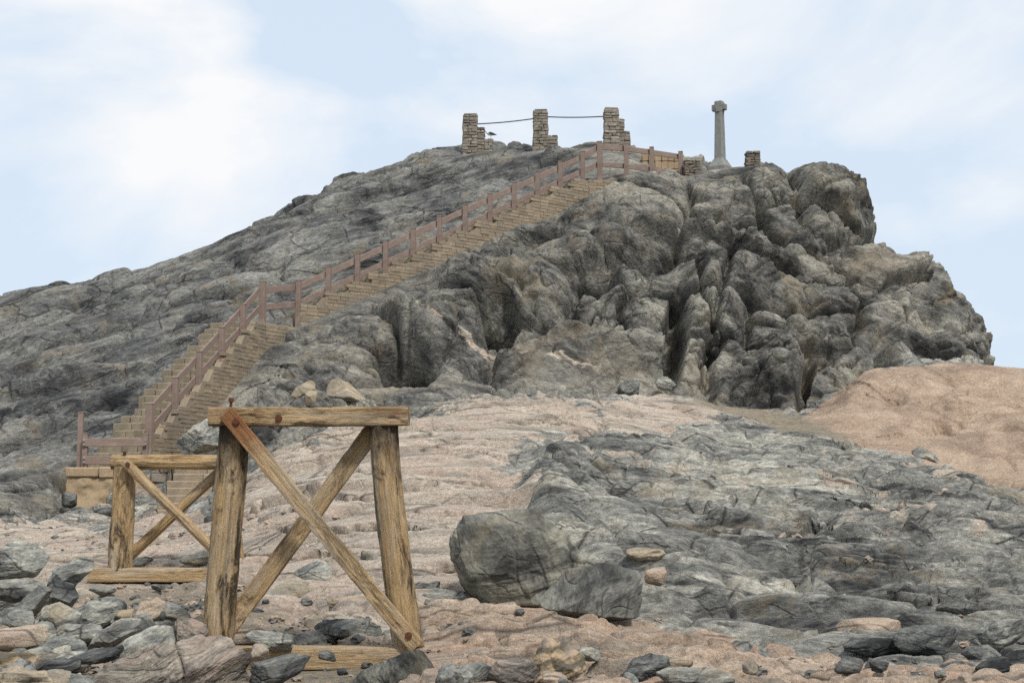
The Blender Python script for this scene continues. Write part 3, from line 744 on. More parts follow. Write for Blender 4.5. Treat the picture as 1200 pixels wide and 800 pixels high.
# level ground under the hilltop masonry and the trestles
for (fu, fv, fY, fr) in ((551, 173, 57, 1.1), (572, 172, 57, .9), (633, 167, 56.4, 1.1), (716, 166, 55.4, 1.2), (811, 222, 52.9, .9), (882, 196, 53.2, 1.0), (844, 197, 54, 1.0), (775, 208, 54.6, 1.2), (735, 208, 53.2, 1.4), (790, 212, 53.6, 1.3),
                         (240, 780, 13, .6), (300, 780, 13, .5), (360, 780, 13, .5), (420, 780, 13, .5), (478, 780, 13, .6), (130, 680, 21, .7), (190, 680, 21, .7), (250, 680, 21, .7), (295, 680, 21, .6), (605, 700, 16, .8), (691, 720, 15.5, .7)):
    fp = at(fu, fv, fY); dd = np.hypot(P[:, 0] - fp[0], P[:, 1] - fp[1])
    h *= .12 + .88 * sstep(fr * .5, fr * 1.6, dd)
h *= np.where(D_CAM < 6, D_CAM / 6, 1)
kb = (r_hill * rightness)[:, None]
ND = NN * (1 - kb) + NB.reshape(-1, 3) * kb; ND /= np.linalg.norm(ND, axis=1)[:, None]
PD = P + ND * h[:, None]
lk = np.clip(20 / D_CAM, .55, 1.0) * (1 - m_pile)
PD[:, 1] += LEDGE_Y * lk; PD[:, 2] += LEDGE_Z * lk
lim2, sd2 = stair_limit(PD[:, 0], PD[:, 1])
cut = PD[:, 2] > lim2
PD[:, 2] = np.where(cut, lim2, PD[:, 2])

# the short flight at the foot is cut into the rock
fx0, fx1 = at(190, 575, 35)[0], at(268, 575, 35)[0]
zs = np.interp(PD[:, 1], [34.0, 36.3], [at(196, 606, 34.2)[2] - .12, at(196, 547, 36.2)[2] - .2])
inb = (PD[:, 0] > fx0) & (PD[:, 0] < fx1) & (PD[:, 1] > 32.8) & (PD[:, 1] < 36.6)
PD[:, 2] = np.where(inb, np.minimum(PD[:, 2], np.maximum(zs, .75)), PD[:, 2])

n_r, n_c = shape
ii = np.arange(n_r - 1)[:, None] * n_c + np.arange(n_c - 1)[None]
quads = np.stack([ii, ii + 1, ii + n_c + 1, ii + n_c], -1).reshape(-1, 4)
fh = m_hill[quads].mean(1) > 0.5
def sub_terrain(name, sel, mat):
    q = quads[sel]
    used, inv = np.unique(q, return_inverse=True)
    o = quad_mesh(name, PD[used], inv.reshape(-1, 4), mat, True)
    for nm, arr in (('granite', m_gran), ('orange', m_or), ('tan', m_tan), ('sand', m_sand), ('schist', m_sch), ('cliff', m_cliff)):
        at_ = o.data.attributes.new(nm, 'FLOAT', 'POINT')
        at_.data.foreach_set('value', arr[used].astype(np.float32))
    return tag(o, kind='structure')
hill = sub_terrain('hill', fh, M_HILL)
ground = sub_terrain('ground', ~fh, M_SHORE)

# the sea beyond, one sheet to the horizon
t = NT('sea_water'); nb = t.noise(t.coord('Object'), 0.8, 6, 0.6)
sea_m = t.done((0.02, 0.045, 0.055), t.bump(nb, 0.15, 0.5), 0.15)
sea = link_mesh('sea', [(-4000, -4000, -2.4), (4000, -4000, -2.4), (4000, 4000, -2.4), (-4000, 4000, -2.4)], [(0, 1, 2, 3)], sea_m)
tag(sea, kind='structure')

# surface picking on the finished relief
PX_U, PX_V = to_px(PD)
_vis = (PX_U > -80) & (PX_U < 1280) & (PX_V > 100) & (PX_V < 900)
_bu = ((PX_U[_vis] + 80) / 4).astype(int); _bv = ((PX_V[_vis] - 100) / 4).astype(int)
BUF = np.full((201, 341), 1e6); np.minimum.at(BUF, (_bv, _bu), PD[_vis][:, 1])
def hit(u, v):
    """distance of the first surface seen at a pixel"""
    i, j = int((v - 100) / 4), int((u + 80) / 4)
    w = BUF[max(i, 0):i + 2, max(j, 0):j + 2]
    w = w[w < 1e5]
    return float(np.median(w)) if len(w) else 30.0
def ground_at(x, y):
    d = (PD[:, 0] - x) ** 2 + (PD[:, 1] - y) ** 2
    k = np.argpartition(d, 6)[:6]
    return float(PD[k, 2].mean())
# ------------------------------------------------------------------ small mesh kit
class MB:
    def __init__(self): self.v, self.f = [], []
    def add(self, vs, fs):
        o = len(self.v); self.v += [Vector(p) for p in vs]; self.f += [tuple(i + o for i in q) for q in fs]
    def box(self, c, half, axes=None, jit=0.0, taper=1.0, ch=0.0):
        ax = axes or (Vector((1, 0, 0)), Vector((0, 1, 0)), Vector((0, 0, 1)))
        c = Vector(c)
        if ch <= 0:
            vs = []
            for sz in (-1, 1):
                k = taper if sz > 0 else 1.0
                for sx, sy in ((-1, -1), (1, -1), (1, 1), (-1, 1)):
                    p = c + ax[0] * half[0] * sx * k + ax[1] * half[1] * sy * k + ax[2] * half[2] * sz
                    if jit: p = p + Vector((random.uniform(-jit, jit), random.uniform(-jit, jit), random.uniform(-jit, jit)))
                    vs.append(p)
            self.add(vs, [(3, 2, 1, 0), (4, 5, 6, 7), (0, 1, 5, 4), (1, 2, 6, 5), (2, 3, 7, 6), (3, 0, 4, 7)])
        else:   # chamfered block: three inset faces per corner
            vs = []; idx = {}
            for sx in (-1, 1):
                for sy in (-1, 1):
                    for sz in (-1, 1):
                        j = Vector((random.uniform(-jit, jit), random.uniform(-jit, jit), random.uniform(-jit, jit))) if jit else Vector()
                        for k in range(3):
                            h = [half[0] - ch, half[1] - ch, half[2] - ch]; h[k] = half[k]
                            idx[(sx, sy, sz, k)] = len(vs)
                            vs.append(c + ax[0] * h[0] * sx + ax[1] * h[1] * sy + ax[2] * h[2] * sz + j)
            fs = []
            def q(a, flip): fs.append(tuple(a[::-1]) if flip else tuple(a))
            for s in (-1, 1):
                q([idx[(s, -1, -1, 0)], idx[(s, 1, -1, 0)], idx[(s, 1, 1, 0)], idx[(s, -1, 1, 0)]], s < 0)
                q([idx[(-1, s, -1, 1)], idx[(1, s, -1, 1)], idx[(1, s, 1, 1)], idx[(-1, s, 1, 1)]], s > 0)
                q([idx[(-1, -1, s, 2)], idx[(1, -1, s, 2)], idx[(1, 1, s, 2)], idx[(-1, 1, s, 2)]], s < 0)
            for a in (-1, 1):
                for b in (-1, 1):
                    q([idx[(a, b, -1, 0)], idx[(a, b, 1, 0)], idx[(a, b, 1, 1)], idx[(a, b, -1, 1)]], a * b > 0)
                    q([idx[(a, -1, b, 0)], idx[(a, 1, b, 0)], idx[(a, 1, b, 2)], idx[(a, -1, b, 2)]], a * b > 0)
                    q([idx[(-1, a, b, 1)], idx[(1, a, b, 1)], idx[(1, a, b, 2)], idx[(-1, a, b, 2)]], a * b < 0)
                    for cc in (-1, 1): q([idx[(a, b, cc, 0)], idx[(a, b, cc, 1)], idx[(a, b, cc, 2)]], a * b * cc < 0)
            self.add(vs, fs)
    def build(self, name, mat, parent=None, smooth=False, origin=None):
        o0 = Vector(origin) if origin is not None else Vector()
        o = link_mesh(name, [p - o0 for p in self.v], self.f, mat, None, smooth)
        o.location = o0
        if parent:
            o.parent = parent; o.location = o0 - parent.location
        bm_fix(o)
        return o
import bmesh
def bm_fix(o):
    bm = bmesh.new(); bm.from_mesh(o.data); bmesh.ops.recalc_face_normals(bm, faces=bm.faces); bm.to_mesh(o.data); bm.free()

def frame_of(p0, p1, hint=Vector((0, -1, 0))):
    d = Vector(p1) - Vector(p0); L = d.length; d.normalize()
    x = hint - d * hint.dot(d); x.normalize(); y = d.cross(x)
    return d, x, y, L

def log(name, p0, p1, r0, r1, mat, parent, seed, bend=0.0, lump=0.10):
    """weathered round log, local Z along the grain"""
    d, x, y, L = frame_of(p0, p1)
    ns, nr = 56, max(40, int(L / 0.022))
    th = np.linspace(0, 2 * np.pi, ns, endpoint=False); zz = np.linspace(0, L, nr)
    T, ZZ = np.meshgrid(th, zz)
    q = np.stack([np.cos(T).ravel(), np.sin(T).ravel(), ZZ.ravel()], 1)
    r = (r0 + (r1 - r0) * ZZ / L).ravel()
    n = 0.5 * lump * fbm(q * np.array([.9, .9, 1.4]) + seed * 3.7, 4, 400 + seed) + 0.055 * fbm(q * np.array([5, 5, .9]) + seed, 4, 410 + seed, .6) + 0.018 * fbm(q * np.array([12, 12, 9]), 3, 420 + seed)
    crack = -0.16 * sstep(0.30, 0.42, fbm(q * np.array([2.6, 2.6, .5]) + 9 * seed, 3, 430 + seed))
    r = r * (1 + n + crack)
    bx = bend * np.sin(np.pi * ZZ.ravel() / L)
    v = np.stack([r * q[:, 0] , r * q[:, 1] + bx, q[:, 2]], 1)
    v = np.concatenate([v, [[0, 0, -0.004]], [[0, 0, L + 0.004]]])
    f = []
    for i in range(nr - 1):
        for j in range(ns):
            a, b = i * ns + j, i * ns + (j + 1) % ns
            f.append((a, b, b + ns, a + ns))
    c0, c1 = len(v) - 2, len(v) - 1
    for j in range(ns):
        f.append((c0, (j + 1) % ns, j)); f.append((c1, (nr - 1) * ns + j, (nr - 1) * ns + (j + 1) % ns))
    o = link_mesh(name, v, f, mat, None, True)
    M = Matrix((x, y, d)).transposed().to_4x4(); M.translation = Vector(p0)
    if parent:
        o.parent = parent; M.translation = Vector(p0) - parent.location
    o.matrix_local = M
    return o

def plank(name, p0, p1, w, t, mat, parent, seed, hint=Vector((0, -1, 0)), rough=1.0, sag=0.0):
    """sawn timber: width w across the view, thickness t towards it; worn edges, local Z along the grain"""
    d, x, y, L = frame_of(p0, p1, hint)
    nr = max(30, int(L / 0.02)); k = 12
    prof = []
    for (sx, sy), (ex, ey) in (((-1, -1), (-1, 1)), ((-1, 1), (1, 1)), ((1, 1), (1, -1)), ((1, -1), (-1, -1))):
        for i in range(k): prof.append((sx + (ex - sx) * i / k, sy + (ey - sy) * i / k))
    prof = np.array(prof); rad = np.maximum(np.abs(prof[:, 0]), np.abs(prof[:, 1]))
    rr = 0.12; pn = np.linalg.norm(prof, axis=1)
    soft = np.where(pn > 1.25, 1 - rr * (pn - 1.25) / 0.17 * 0.5, 1)
    prof = prof * soft[:, None]
    ns = len(prof); zz = np.linspace(0, L, nr)
    A = np.repeat(prof[None], nr, 0).reshape(-1, 2); ZZ = np.repeat(zz, ns)
    px, py = A[:, 0] * t / 2, A[:, 1] * w / 2
    q = np.stack([px, py, ZZ], 1)
    n = 0.006 * fbm(q * np.array([9, 9, 2.]) + seed * 2.3, 4, 450 + seed) + 0.0035 * fbm(q * np.array([60, 60, 3.]) + seed, 3, 460 + seed) - 0.016 * sstep(.30, .6, fbm(q * np.array([5, 5, 3.]) + 5 * seed, 3, 470 + seed))
    nrm = A / np.linalg.norm(A, axis=1)[:, None]
    px = px + nrm[:, 0] * n * rough; py = py + nrm[:, 1] * n * rough + sag * np.sin(np.pi * ZZ / L)
    endn = 0.01 * fbm(q * np.array([18, 18, 0.]) + seed, 3, 480 + seed)
    zo = ZZ + np.where(ZZ <= 0, -np.abs(endn), 0) + np.where(ZZ >= L, np.abs(endn), 0)
    v = np.stack([px, py, zo], 1); v = np.concatenate([v, [[0, 0, 0.0]], [[0, 0, L]]])
    f = []
    for i in range(nr - 1):
        for j in range(ns):
            a, b = i * ns + j, i * ns + (j + 1) % ns
            f.append((a, b, b + ns, a + ns))
    c0, c1 = len(v) - 2, len(v) - 1
    for j in range(ns):
        f.append((c0, (j + 1) % ns, j)); f.append((c1, (nr - 1) * ns + j, (nr - 1) * ns + (j + 1) % ns))
    o = link_mesh(name, v, f, mat, None, False)
    M = Matrix((x, y, d)).transposed().to_4x4(); M.translation = Vector(p0)
    if parent:
        o.parent = parent; M.translation = Vector(p0) - parent.location
    o.matrix_local = M
    bm_fix(o)
    return o

# ------------------------------------------------------------------ near timber trestle
YN = 13.0
def pn_(u, v, dy=0.0): return w3(u, v, YN + dy)
tr = empty('timber_trestle', pn_(365, 775))
tag(tr, 'large weathered timber trestle nearest the viewer, X-braced between two log posts', 'trestle', 'timber trestles of the ruined jetty')
log('post', pn_(251, 776), pn_(274.5, 499), .136, .122, M_WOOD_POST, tr, 1, .012, .22)
log('post', pn_(479, 760), pn_(449.5, 499), .122, .120, M_WOOD_POST, tr, 2, -.022, .20)
bm_ = plank('beam', pn_(247, 488.5), pn_(479, 488), .158, .25, M_WOOD_BEAM, tr, 3)
plank('brace', pn_(266, 484, -.165), pn_(488, 757, -.165), .135, .070, M_WOOD_RUST, tr, 4)
plank('brace', pn_(440, 500, .17), pn_(262, 744, .17), .150, .085, M_WOOD_BEAM, tr, 5)
plank('sill', pn_(238, 770), pn_(486, 770), .185, .26, M_WOOD_SILL, tr, 6, rough=.6)
def bolt(p, d, r, L, parent, name='bolt', hex_=True):
    d = Vector(d).normalized(); x = d.orthogonal().normalized(); y = d.cross(x)
    mb = MB(); vs = []; fs = []
    n = 10
    for (z, rr) in ((0, r), (L * .7, r), (L * .7, r * 1.9), (L, r * 1.7)):
        for i in range(n):
            a = 2 * math.pi * i / n; vs.append(Vector(p) + d * z + (x * math.cos(a) + y * math.sin(a)) * rr)
    for k in range(3):
        for i in range(n): fs.append((k * n + i, k * n + (i + 1) % n, (k + 1) * n + (i + 1) % n, (k + 1) * n + i))
    fs.append(tuple(range(3 * n, 4 * n))); fs.append(tuple(range(n))[::-1])
    mb.add(vs, fs); return mb.build(name, M_RUST, parent, origin=p)
bolt(pn_(270, 482), (0.06, 0, 1), .012, .115, tr)
bolt(pn_(277, 494, -.19), (0, -1, 0), .016, .03, tr)
bolt(pn_(327, 490, -.11), (0, -1, 0), .016, .03, tr)
bolt(pn_(479, 744, -.19), (0, -1, 0), .016, .03, tr)

# ------------------------------------------------------------------ far timber trestle
YF = 21.0
def pf_(u, v, dy=0.0): return w3(u, v, YF + dy)
tf = empty('timber_trestle', pf_(200, 680))
tag(tf, 'smaller timber trestle on a long sill, half hidden behind the big trestle post', 'trestle', 'timber trestles of the ruined jetty')
log('post', pf_(139.5, 668), pf_(146, 547), .158, .150, M_WOOD_POST, tf, 11, .01, .2)
log('post', pf_(274, 668), pf_(266, 547), .155, .150, M_WOOD_POST, tf, 12, -.01)
log('beam', pf_(131, 541), pf_(281, 541.5), .103, .098, M_WOOD_BEAM, tf, 13, .0, .05)
log('brace', pf_(146, 541, -.22), pf_(264, 657, -.22), .070, .066, M_WOOD_BEAM, tf, 14, .0, .04)
log('brace', pf_(263, 547, .22), pf_(147, 656, .22), .072, .072, M_WOOD_BEAM, tf, 15, .0, .04)
plank('sill', pf_(106, 673), pf_(301, 673), .19, .30, M_WOOD_SILL, tf, 16, rough=.6)
bolt(pf_(146, 533, -.05), (0, 0, 1), .02, .05, tf)
bolt(pf_(150, 544, -.29), (0, -1, 0), .018, .03, tf)

# ------------------------------------------------------------------ staircase
st = empty('stone_staircase', S0)
tag(st, 'long brown masonry staircase climbing the dark rock hill in two flights', 'staircase')
Zup = Vector((0, 0, 1))
LB = w3(352, 373.5, 44.3)                    # end of the middle landing
FL = []                                      # flights: start, end, number of steps
FL.append((S0, S1, 20)); FL.append((LB, S2, 31))
def steps(a, b, n, w=WID, skip=0):
    D, Nn, L = flight_axes(a, b)
    tr_ = L / n; rs = (b.z - a.z) / n
    for i in range(skip, n):
        mb = MB()
        z1 = a.z + rs * (i + 1); c = Vector((a.x, a.y, 0)) + D * (tr_ * (i + .5))
        x = 0.02; left = w + random.uniform(-.05, .28)
        while x < left - .05:                 # each step laid from a few stones
            l = min(random.uniform(.35, .75), left - x)
            if left - x - l < .15: l = left - x
            mb.box(c + Nn * (x + l / 2) + D * (tr_ * .25 - random.uniform(0, .03)) + Zup * (z1 - (rs + .22) / 2 + random.uniform(-.012, .012)),
                   (tr_ * .78, l / 2 - .008, (rs + .22) / 2), (D, Nn, Zup), .008, 1, .018)
            x += l
        mb.build('step', M_STEP, st, origin=c + Zup * z1)
steps(*FL[0]); steps(*FL[1])
# landing between the flights
mb = MB(); DL, NL, LL = flight_axes(S1, LB)
for k in range(5):
    for m in range(3):
        mb.box(Vector((S1.x, S1.y, S1.z - .10)) + DL * (LL * (k + .5) / 5) + NL * (.03 + .5 * (m + .5)), (LL / 10 - .006, .244, .10), (DL, NL, Zup), .006, 1, .015)
mb.build('landing', M_STEP, st, origin=S1)

def brick_wall(mb, a, b, topfn, depth, course=.105, blen=.34, thick=.13, out=0.0):
    """courses of thin bricks in the vertical plane from a to b; topfn(s) is the wall top at length s"""
    D, Nn, L = flight_axes(a, b)
    zmin = min(a.z, b.z) - depth; zmax = max(a.z, b.z) + .1
    k = 0; z = zmin
    while z < zmax:
        s = -random.uniform(0, blen)
        while s < L:
            l = blen * random.uniform(.7, 1.3); sc_ = min(max(s + l / 2, 0), L)
            top = topfn(sc_)
            if z + course <= top + .05 and z > top - depth - .3:
                s0, s1 = max(s, 0), min(s + l, L)
                if s1 - s0 > .06:
                    c = Vector((a.x, a.y, z + course / 2 + random.uniform(-.006, .006))) + D * ((s0 + s1) / 2) - Nn * (out + random.uniform(-.006, .008)) + Nn * thick / 2
                    mb.box(c, ((s1 - s0) / 2 - .006, thick / 2, course / 2 - random.uniform(.002, .006)), (D, Nn, Zup), .003, 1, .005)
            s += l
        z += course; k += 1
    # mortar bed a little behind the brick faces
    n = max(2, int(L / .3)); vs = []; fs = []
    for i in range(n + 1):
        s = L * i / n; p = Vector((a.x, a.y, 0)) + D * s + Nn * (.02 - out)
        t_ = topfn(min(s, L)) - .07
        vs += [p + Zup * t_, p + Zup * (t_ - depth - .4), p + Nn * .2 + Zup * t_, p + Nn * .2 + Zup * (t_ - depth - .4)]
    for i in range(n):
        o = i * 4; fs += [(o, o + 1, o + 5, o + 4), (o + 2, o + 6, o + 7, o + 3), (o, o + 4, o + 6, o + 2)]
    mb.add(vs, fs)
def stepped(a, b, n, lift=.04):
    L = Vector((b.x - a.x, b.y - a.y, 0)).length
    def f(s): return a.z + (b.z - a.z) * (min(int(s / L * n + 1e-6), n - 1) + 1) / n + lift
    return f
mb = MB()
brick_wall(mb, S0, S1, stepped(S0, S1, 10), 1.75)
brick_wall(mb, S1, LB, lambda s: S1.z + .02, 1.6)
brick_wall(mb, LB, S2, stepped(LB, S2, 14), 1.55)
PLE = w3(803, 219, 53.2)
brick_wall(mb, S2, PLE, lambda s: S2.z + .05 + (PLE.z - S2.z) * s / 3.3, .75)
mb.build('side_wall', M_BRICK, st, origin=S0)
# top platform paving
DP, NP, LP = flight_axes(S2, PLE)
mb = MB()
for k in range(7):
    for m in range(4):
        mb.box(Vector((S2.x, S2.y, S2.z - .09 + (PLE.z - S2.z) * (k + .5) / 7)) + DP * (LP * (k + .5) / 7) + NP * (.14 + .42 * (m + .5)), (LP / 14 - .006, .204, .09), (DP, NP, Zup), .006, 1, .015)
mb.build('platform', M_STEP, st, origin=S2)

# foot of the stairs: the short flight from the slab, the landing and its walls
ft = empty('stair_foot', w3(215, 606, 34.3))
tag(ft, 'short brown steps and landing at the hill bottom, behind the small trestle', 'steps')
A0, A1 = w3(196, 606, 34.2), w3(196, 547, 36.2)
xa, xb = w3(193, 575, 35).x, w3(285, 575, 35).x
nst = 7
for i in range(nst):
    mb = MB(); z1 = A0.z + (A1.z - A0.z) * (i + 1) / nst; y = A0.y + (A1.y - A0.y) * (i + .5) / nst; x = xa + random.uniform(-.06, .04)
    while x < xb - .1:
        l = min(random.uniform(.4, .8), xb - x)
        mb.box((x + l / 2, y + .12, z1 - .2), (l / 2 - .007, .28, .2), None, .008, 1, .02); x += l
    mb.build('step', M_BRICK, ft, origin=(xa, y, z1))
zl = A1.z
mb = MB()
xl = w3(84, 547, 36).x
for k in range(9):
    for m in range(3):
        x0 = xl + (xb - xl) * k / 9; x1 = xl + (xb - xl) * (k + 1) / 9
        mb.box(((x0 + x1) / 2, 36.2 + .5 * (m + .5), zl - .1), ((x1 - x0) / 2 - .006, .244, .1), None, .006, 1, .015)
mb.build('landing', M_STEP, ft, origin=(xl, 36.2, zl))
# lowest steps leading left of the rail from the landing up to the first flight
for i in range(2):
    mb = MB(); w_ = 1.5 - .1 * i; z1 = zl + (S0.z - zl) * (i + 1) / 2 - .005
    c = Vector((S0.x, S0.y, 0)) + D1 * (-.62 + .31 * (i + .5))
    for m in range(3):
        mb.box(c + N1 * (.03 + w_ * (m + .5) / 3) + Zup * (z1 - .2), (.24, w_ / 6 - .007, .2), (D1, N1, Zup), .008, 1, .02)
    mb.build('step', M_STEP, ft, origin=c + Zup * z1)
mb = MB()
for x0, l_ in ((xl - .1, .78), (xl + .68, .52)):
    mb.box((x0 + l_ / 2, 36.0, zl - .13), (l_ / 2 - .004, .22, .125), None, .02, 1, .03)
mb.build('coping', M_TANWALL, ft, origin=(xl, 36, zl - .13))

def rubble(mb, c, w, d, h, course=.13, blen=.26, jit=.018, batter=0.0, faces='fblr'):
    """random rubble masonry: courses of uneven stones round a core"""
    c = Vector(c); z = 0.0
    while z < h - .02:
        ch_ = min(course * random.uniform(.75, 1.3), h - z)
        if h - z - ch_ < .05: ch_ = h - z
        k = 1 + batter * (1 - z / h)
        hw, hd = w / 2 * k, d / 2 * k
        for (L, ax, off, n) in ((2 * hw, Vector((1, 0, 0)), -hd, Vector((0, -1, 0))), (2 * hw, Vector((1, 0, 0)), hd, Vector((0, 1, 0))),
                                (2 * hd, Vector((0, 1, 0)), -hw, Vector((-1, 0, 0))), (2 * hd, Vector((0, 1, 0)), hw, Vector((1, 0, 0)))):
            s = -L / 2
            while s < L / 2 - .01:
                l = blen * random.uniform(.5, 1.4)
                if L / 2 - s - l < .08: l = L / 2 - s
                base = n * abs(off)
                p = c + ax * (s + l / 2) + base - n * .07 + n * random.uniform(-.02, .02) + Zup * (z + ch_ / 2)
                mb.box(p, (l / 2 - .006, .08, ch_ / 2 - .006) if ax.x else (.08, l / 2 - .006, ch_ / 2 - .006), None, jit, 1, .018)
                s += l
        z += ch_
    mb.box(c + Zup * (h / 2 - .02), (w / 2 - .04, d / 2 - .04, h / 2 - .02), None)

rw = empty('retaining_wall', w3(130, 606, 35.6))
tag(rw, 'low rubble retaining wall with pale plaster under the landing at the foot of the stairs', 'wall')
mb = MB(); x0, x1 = w3(74, 600, 35.7).x, w3(183, 600, 35.7).x
zb = w3(130, 612, 35.6).z; zt_ = zl - .26
hh = zt_ - zb
# rendered panel with an uneven face
nx_, nz_ = 60, 30; vs = []; fs = []
gxx, gzz = np.meshgrid(np.linspace(x0, x1, nx_), np.linspace(zb - .2, zt_, nz_))
pp = np.stack([gxx.ravel(), np.full(gxx.size, 35.9), gzz.ravel()], 1)
pp[:, 1] = 35.86 - .10 * fbm(pp * np.array([1.2, 1, 1.6]), 5, 500, .6) - .2 * (1 - (gzz.ravel() - zb) / hh)
for p in pp: vs.append(Vector(p))
for i in range(nz_ - 1):
    for j in range(nx_ - 1): fs.append((i * nx_ + j, i * nx_ + j + 1, (i + 1) * nx_ + j + 1, (i + 1) * nx_ + j))
o_ = len(vs); vs += [Vector((x0, 36.3, zb - .2)), Vector((x1, 36.3, zb - .2)), Vector((x1, 36.3, zt_)), Vector((x0, 36.3, zt_))]
fs += [(o_, o_ + 3, o_ + 2, o_ + 1), (0, nx_ * (nz_ - 1), o_ + 3, o_), (nx_ - 1, o_ + 1, o_ + 2, nx_ * nz_ - 1), (nx_ * (nz_ - 1), nx_ * nz_ - 1, o_ + 2, o_ + 3)]
mb.add(vs, fs); mb.build('plastered_face', M_TANWALL, rw, True, origin=(x0, 36, zb))
mb = MB(); rubble(mb, (w3(187, 600, 35.7).x, 35.75, zb - .1), .34, .6, hh + .32, .2, .3, .03)
mb.build('wall_end', M_DRYSTONE, rw, origin=(x1, 35.75, zb))

# ------------------------------------------------------------------ handrail up the stairs
def post(mb, p, h, w=.135, down=.35, tilt=0.0):
    mb.box(Vector(p) + Zup * ((h - down) / 2), (w / 2, w / 2, (h + down) / 2), (D1 if True else None, N1, Zup), .004, 1, .010)
    mb.box(Vector(p) + Zup * (h + .014), (w / 2 + .006, w / 2 + .006, .013), (D1, N1, Zup), .003, 1, .005)
def board(mb, p0, p1, hgt=.17, th=.045, side=Vector((0, -1, 0))):
    d = (p1 - p0); L = d.length; d.normalize()
    s = side - d * side.dot(d); s.normalize(); up = s.cross(d)
    if up.z < 0: up = -up
    mb.box((p0 + p1) / 2, (L / 2, th / 2, hgt / 2), (d, s, up), .004, 1, .008)
hr = empty('handrail', S0)
tag(hr, 'reddish brown timber handrail running up the whole staircase to the hilltop', 'handrail')
def edge_pt(a, b, t, inset=.12):
    D, Nn, L = flight_axes(a, b)
    return Vector((a.x, a.y, a.z + (b.z - a.z) * t)) + D * (L * t) + Nn * inset
POSTS = [edge_pt(S0, S1, t) for t in np.linspace(0, 1, 6)] + [edge_pt(LB, S2, t) for t in np.linspace(0, .985, 12)]
CORNER = w3(703, 210, 52.3)
TOPP = [CORNER, w3(734, 212, 52.5), w3(764, 216, 52.8), w3(798, 221, 53.1)]
HP = 1.12
for i, p in enumerate(POSTS + TOPP):
    mb = MB(); post(mb, p, 1.30 if i >= len(POSTS) else HP + (.04 if i in (0, 5) else 0), .165 if i in (0, 5, len(POSTS)) else .14)
    mb.build('post', M_PAINT, hr, origin=p)
for a, b in zip((POSTS + TOPP)[:-1], (POSTS + TOPP)[1:]):
    ka = 1.16 if a in TOPP else .93; kb = 1.16 if b in TOPP else .93
    for f_ in (1.0, .47):
        mb = MB(); d = (b - a); d.z = 0; sd_ = Vector((d.y, -d.x, 0)).normalized()
        o_ = sd_ * -.095
        board(mb, a + o_ + Zup * ka * f_, b + o_ + Zup * kb * f_, .185 if f_ == 1 else .17, .045, sd_)
        mb.build('rail', M_PAINT, hr, origin=(a + b) / 2)

fe = empty('timber_fence', w3(98, 555, 36.0))
tag(fe, 'short two-rail timber fence with one tall post on the bottom landing', 'fence')
q0, q1, q2 = w3(93, 556, 36.15), w3(99, 557, 35.95), w3(170, 547, 36.3)
for p, hgt in ((q0, 1.45), (q1, .96), (q2, .76)):
    mb = MB(); mb.box(p + Zup * (hgt / 2 - .1), (.062, .062, hgt / 2 + .1), None, .004, 1, .01)
    mb.box(p + Zup * (hgt + .012), (.068, .068, .012), None, .002, 1, .004)
    mb.build('post', M_PAINT, fe, origin=p)
for v_ in (518, 538.5):
    mb = MB(); board(mb, w3(97, v_ + .5, 35.86), w3(172, v_, 36.2), .19, .045)
    mb.build('rail', M_PAINT, fe, origin=w3(135, v_, 36))

M_ZINC = plain_material('galvanised_bolt', (0.30, 0.30, 0.30), (0.48, 0.48, 0.47), 30, 0.5, 0.6)
for v_ in (518, 538.5):
    for u_, dv in ((98.5, .5), (170.5, 0)):
        for k_ in (-2.4, 2.4):
            mb = MB(); p_ = w3(u_, v_ + dv + k_, 35.83 if u_ < 120 else 36.17)
            mb.box(p_, (.016, .02, .016), None, 0, 1, .005); mb.build('bolt', M_ZINC, fe, origin=p_)

# ------------------------------------------------------------------ hilltop masonry, cross and gull
def pillar(u, vb, Y, wpx, hpx, label, steps_, bury=.5):
    k = F_PX / Y; p = w3(u, vb, Y)
    e_ = empty('stone_pillar', p); tag(e_, label, 'pillar', 'stone pillars on the hilltop')
    w_ = wpx / k; h_ = hpx / k
    mb = MB(); rubble(mb, p - Zup * bury, w_, w_, h_ + bury, .12, .24, .016, .10)
    mb.box(p + Zup * (h_ + .03), (w_ / 2 - .02, w_ / 2 - .02, .03), None, .012, .92, .015)
    mb.build('shaft', M_PILLAR, e_, origin=p)
    x = w_ / 2
    for (sw, sh) in steps_:
        mb = MB(); c = p + Vector((x + sw / k / 2 - .01, .10, -bury))
        rubble(mb, c, sw / k, w_ * .9, sh / k + bury, .12, .22, .014)
        mb.build('buttress', M_PILLAR, e_, origin=c); x += sw / k
    return p, k
pillar(551, 173, 57.0, 16.5, 38, 'stone pillar standing furthest left on the hilltop, with two stepped buttresses and a gull', [(9, 24), (10, 10)])
pillar(633.5, 167, 56.4, 16.5, 37, 'middle stone pillar on the hilltop with rods on both sides and one low buttress', [(12, 8)])
pillar(716.5, 166, 55.4, 17, 38, 'stone pillar on the hilltop just behind the upper corner of the handrail', [(7, 27), (7, 12)])
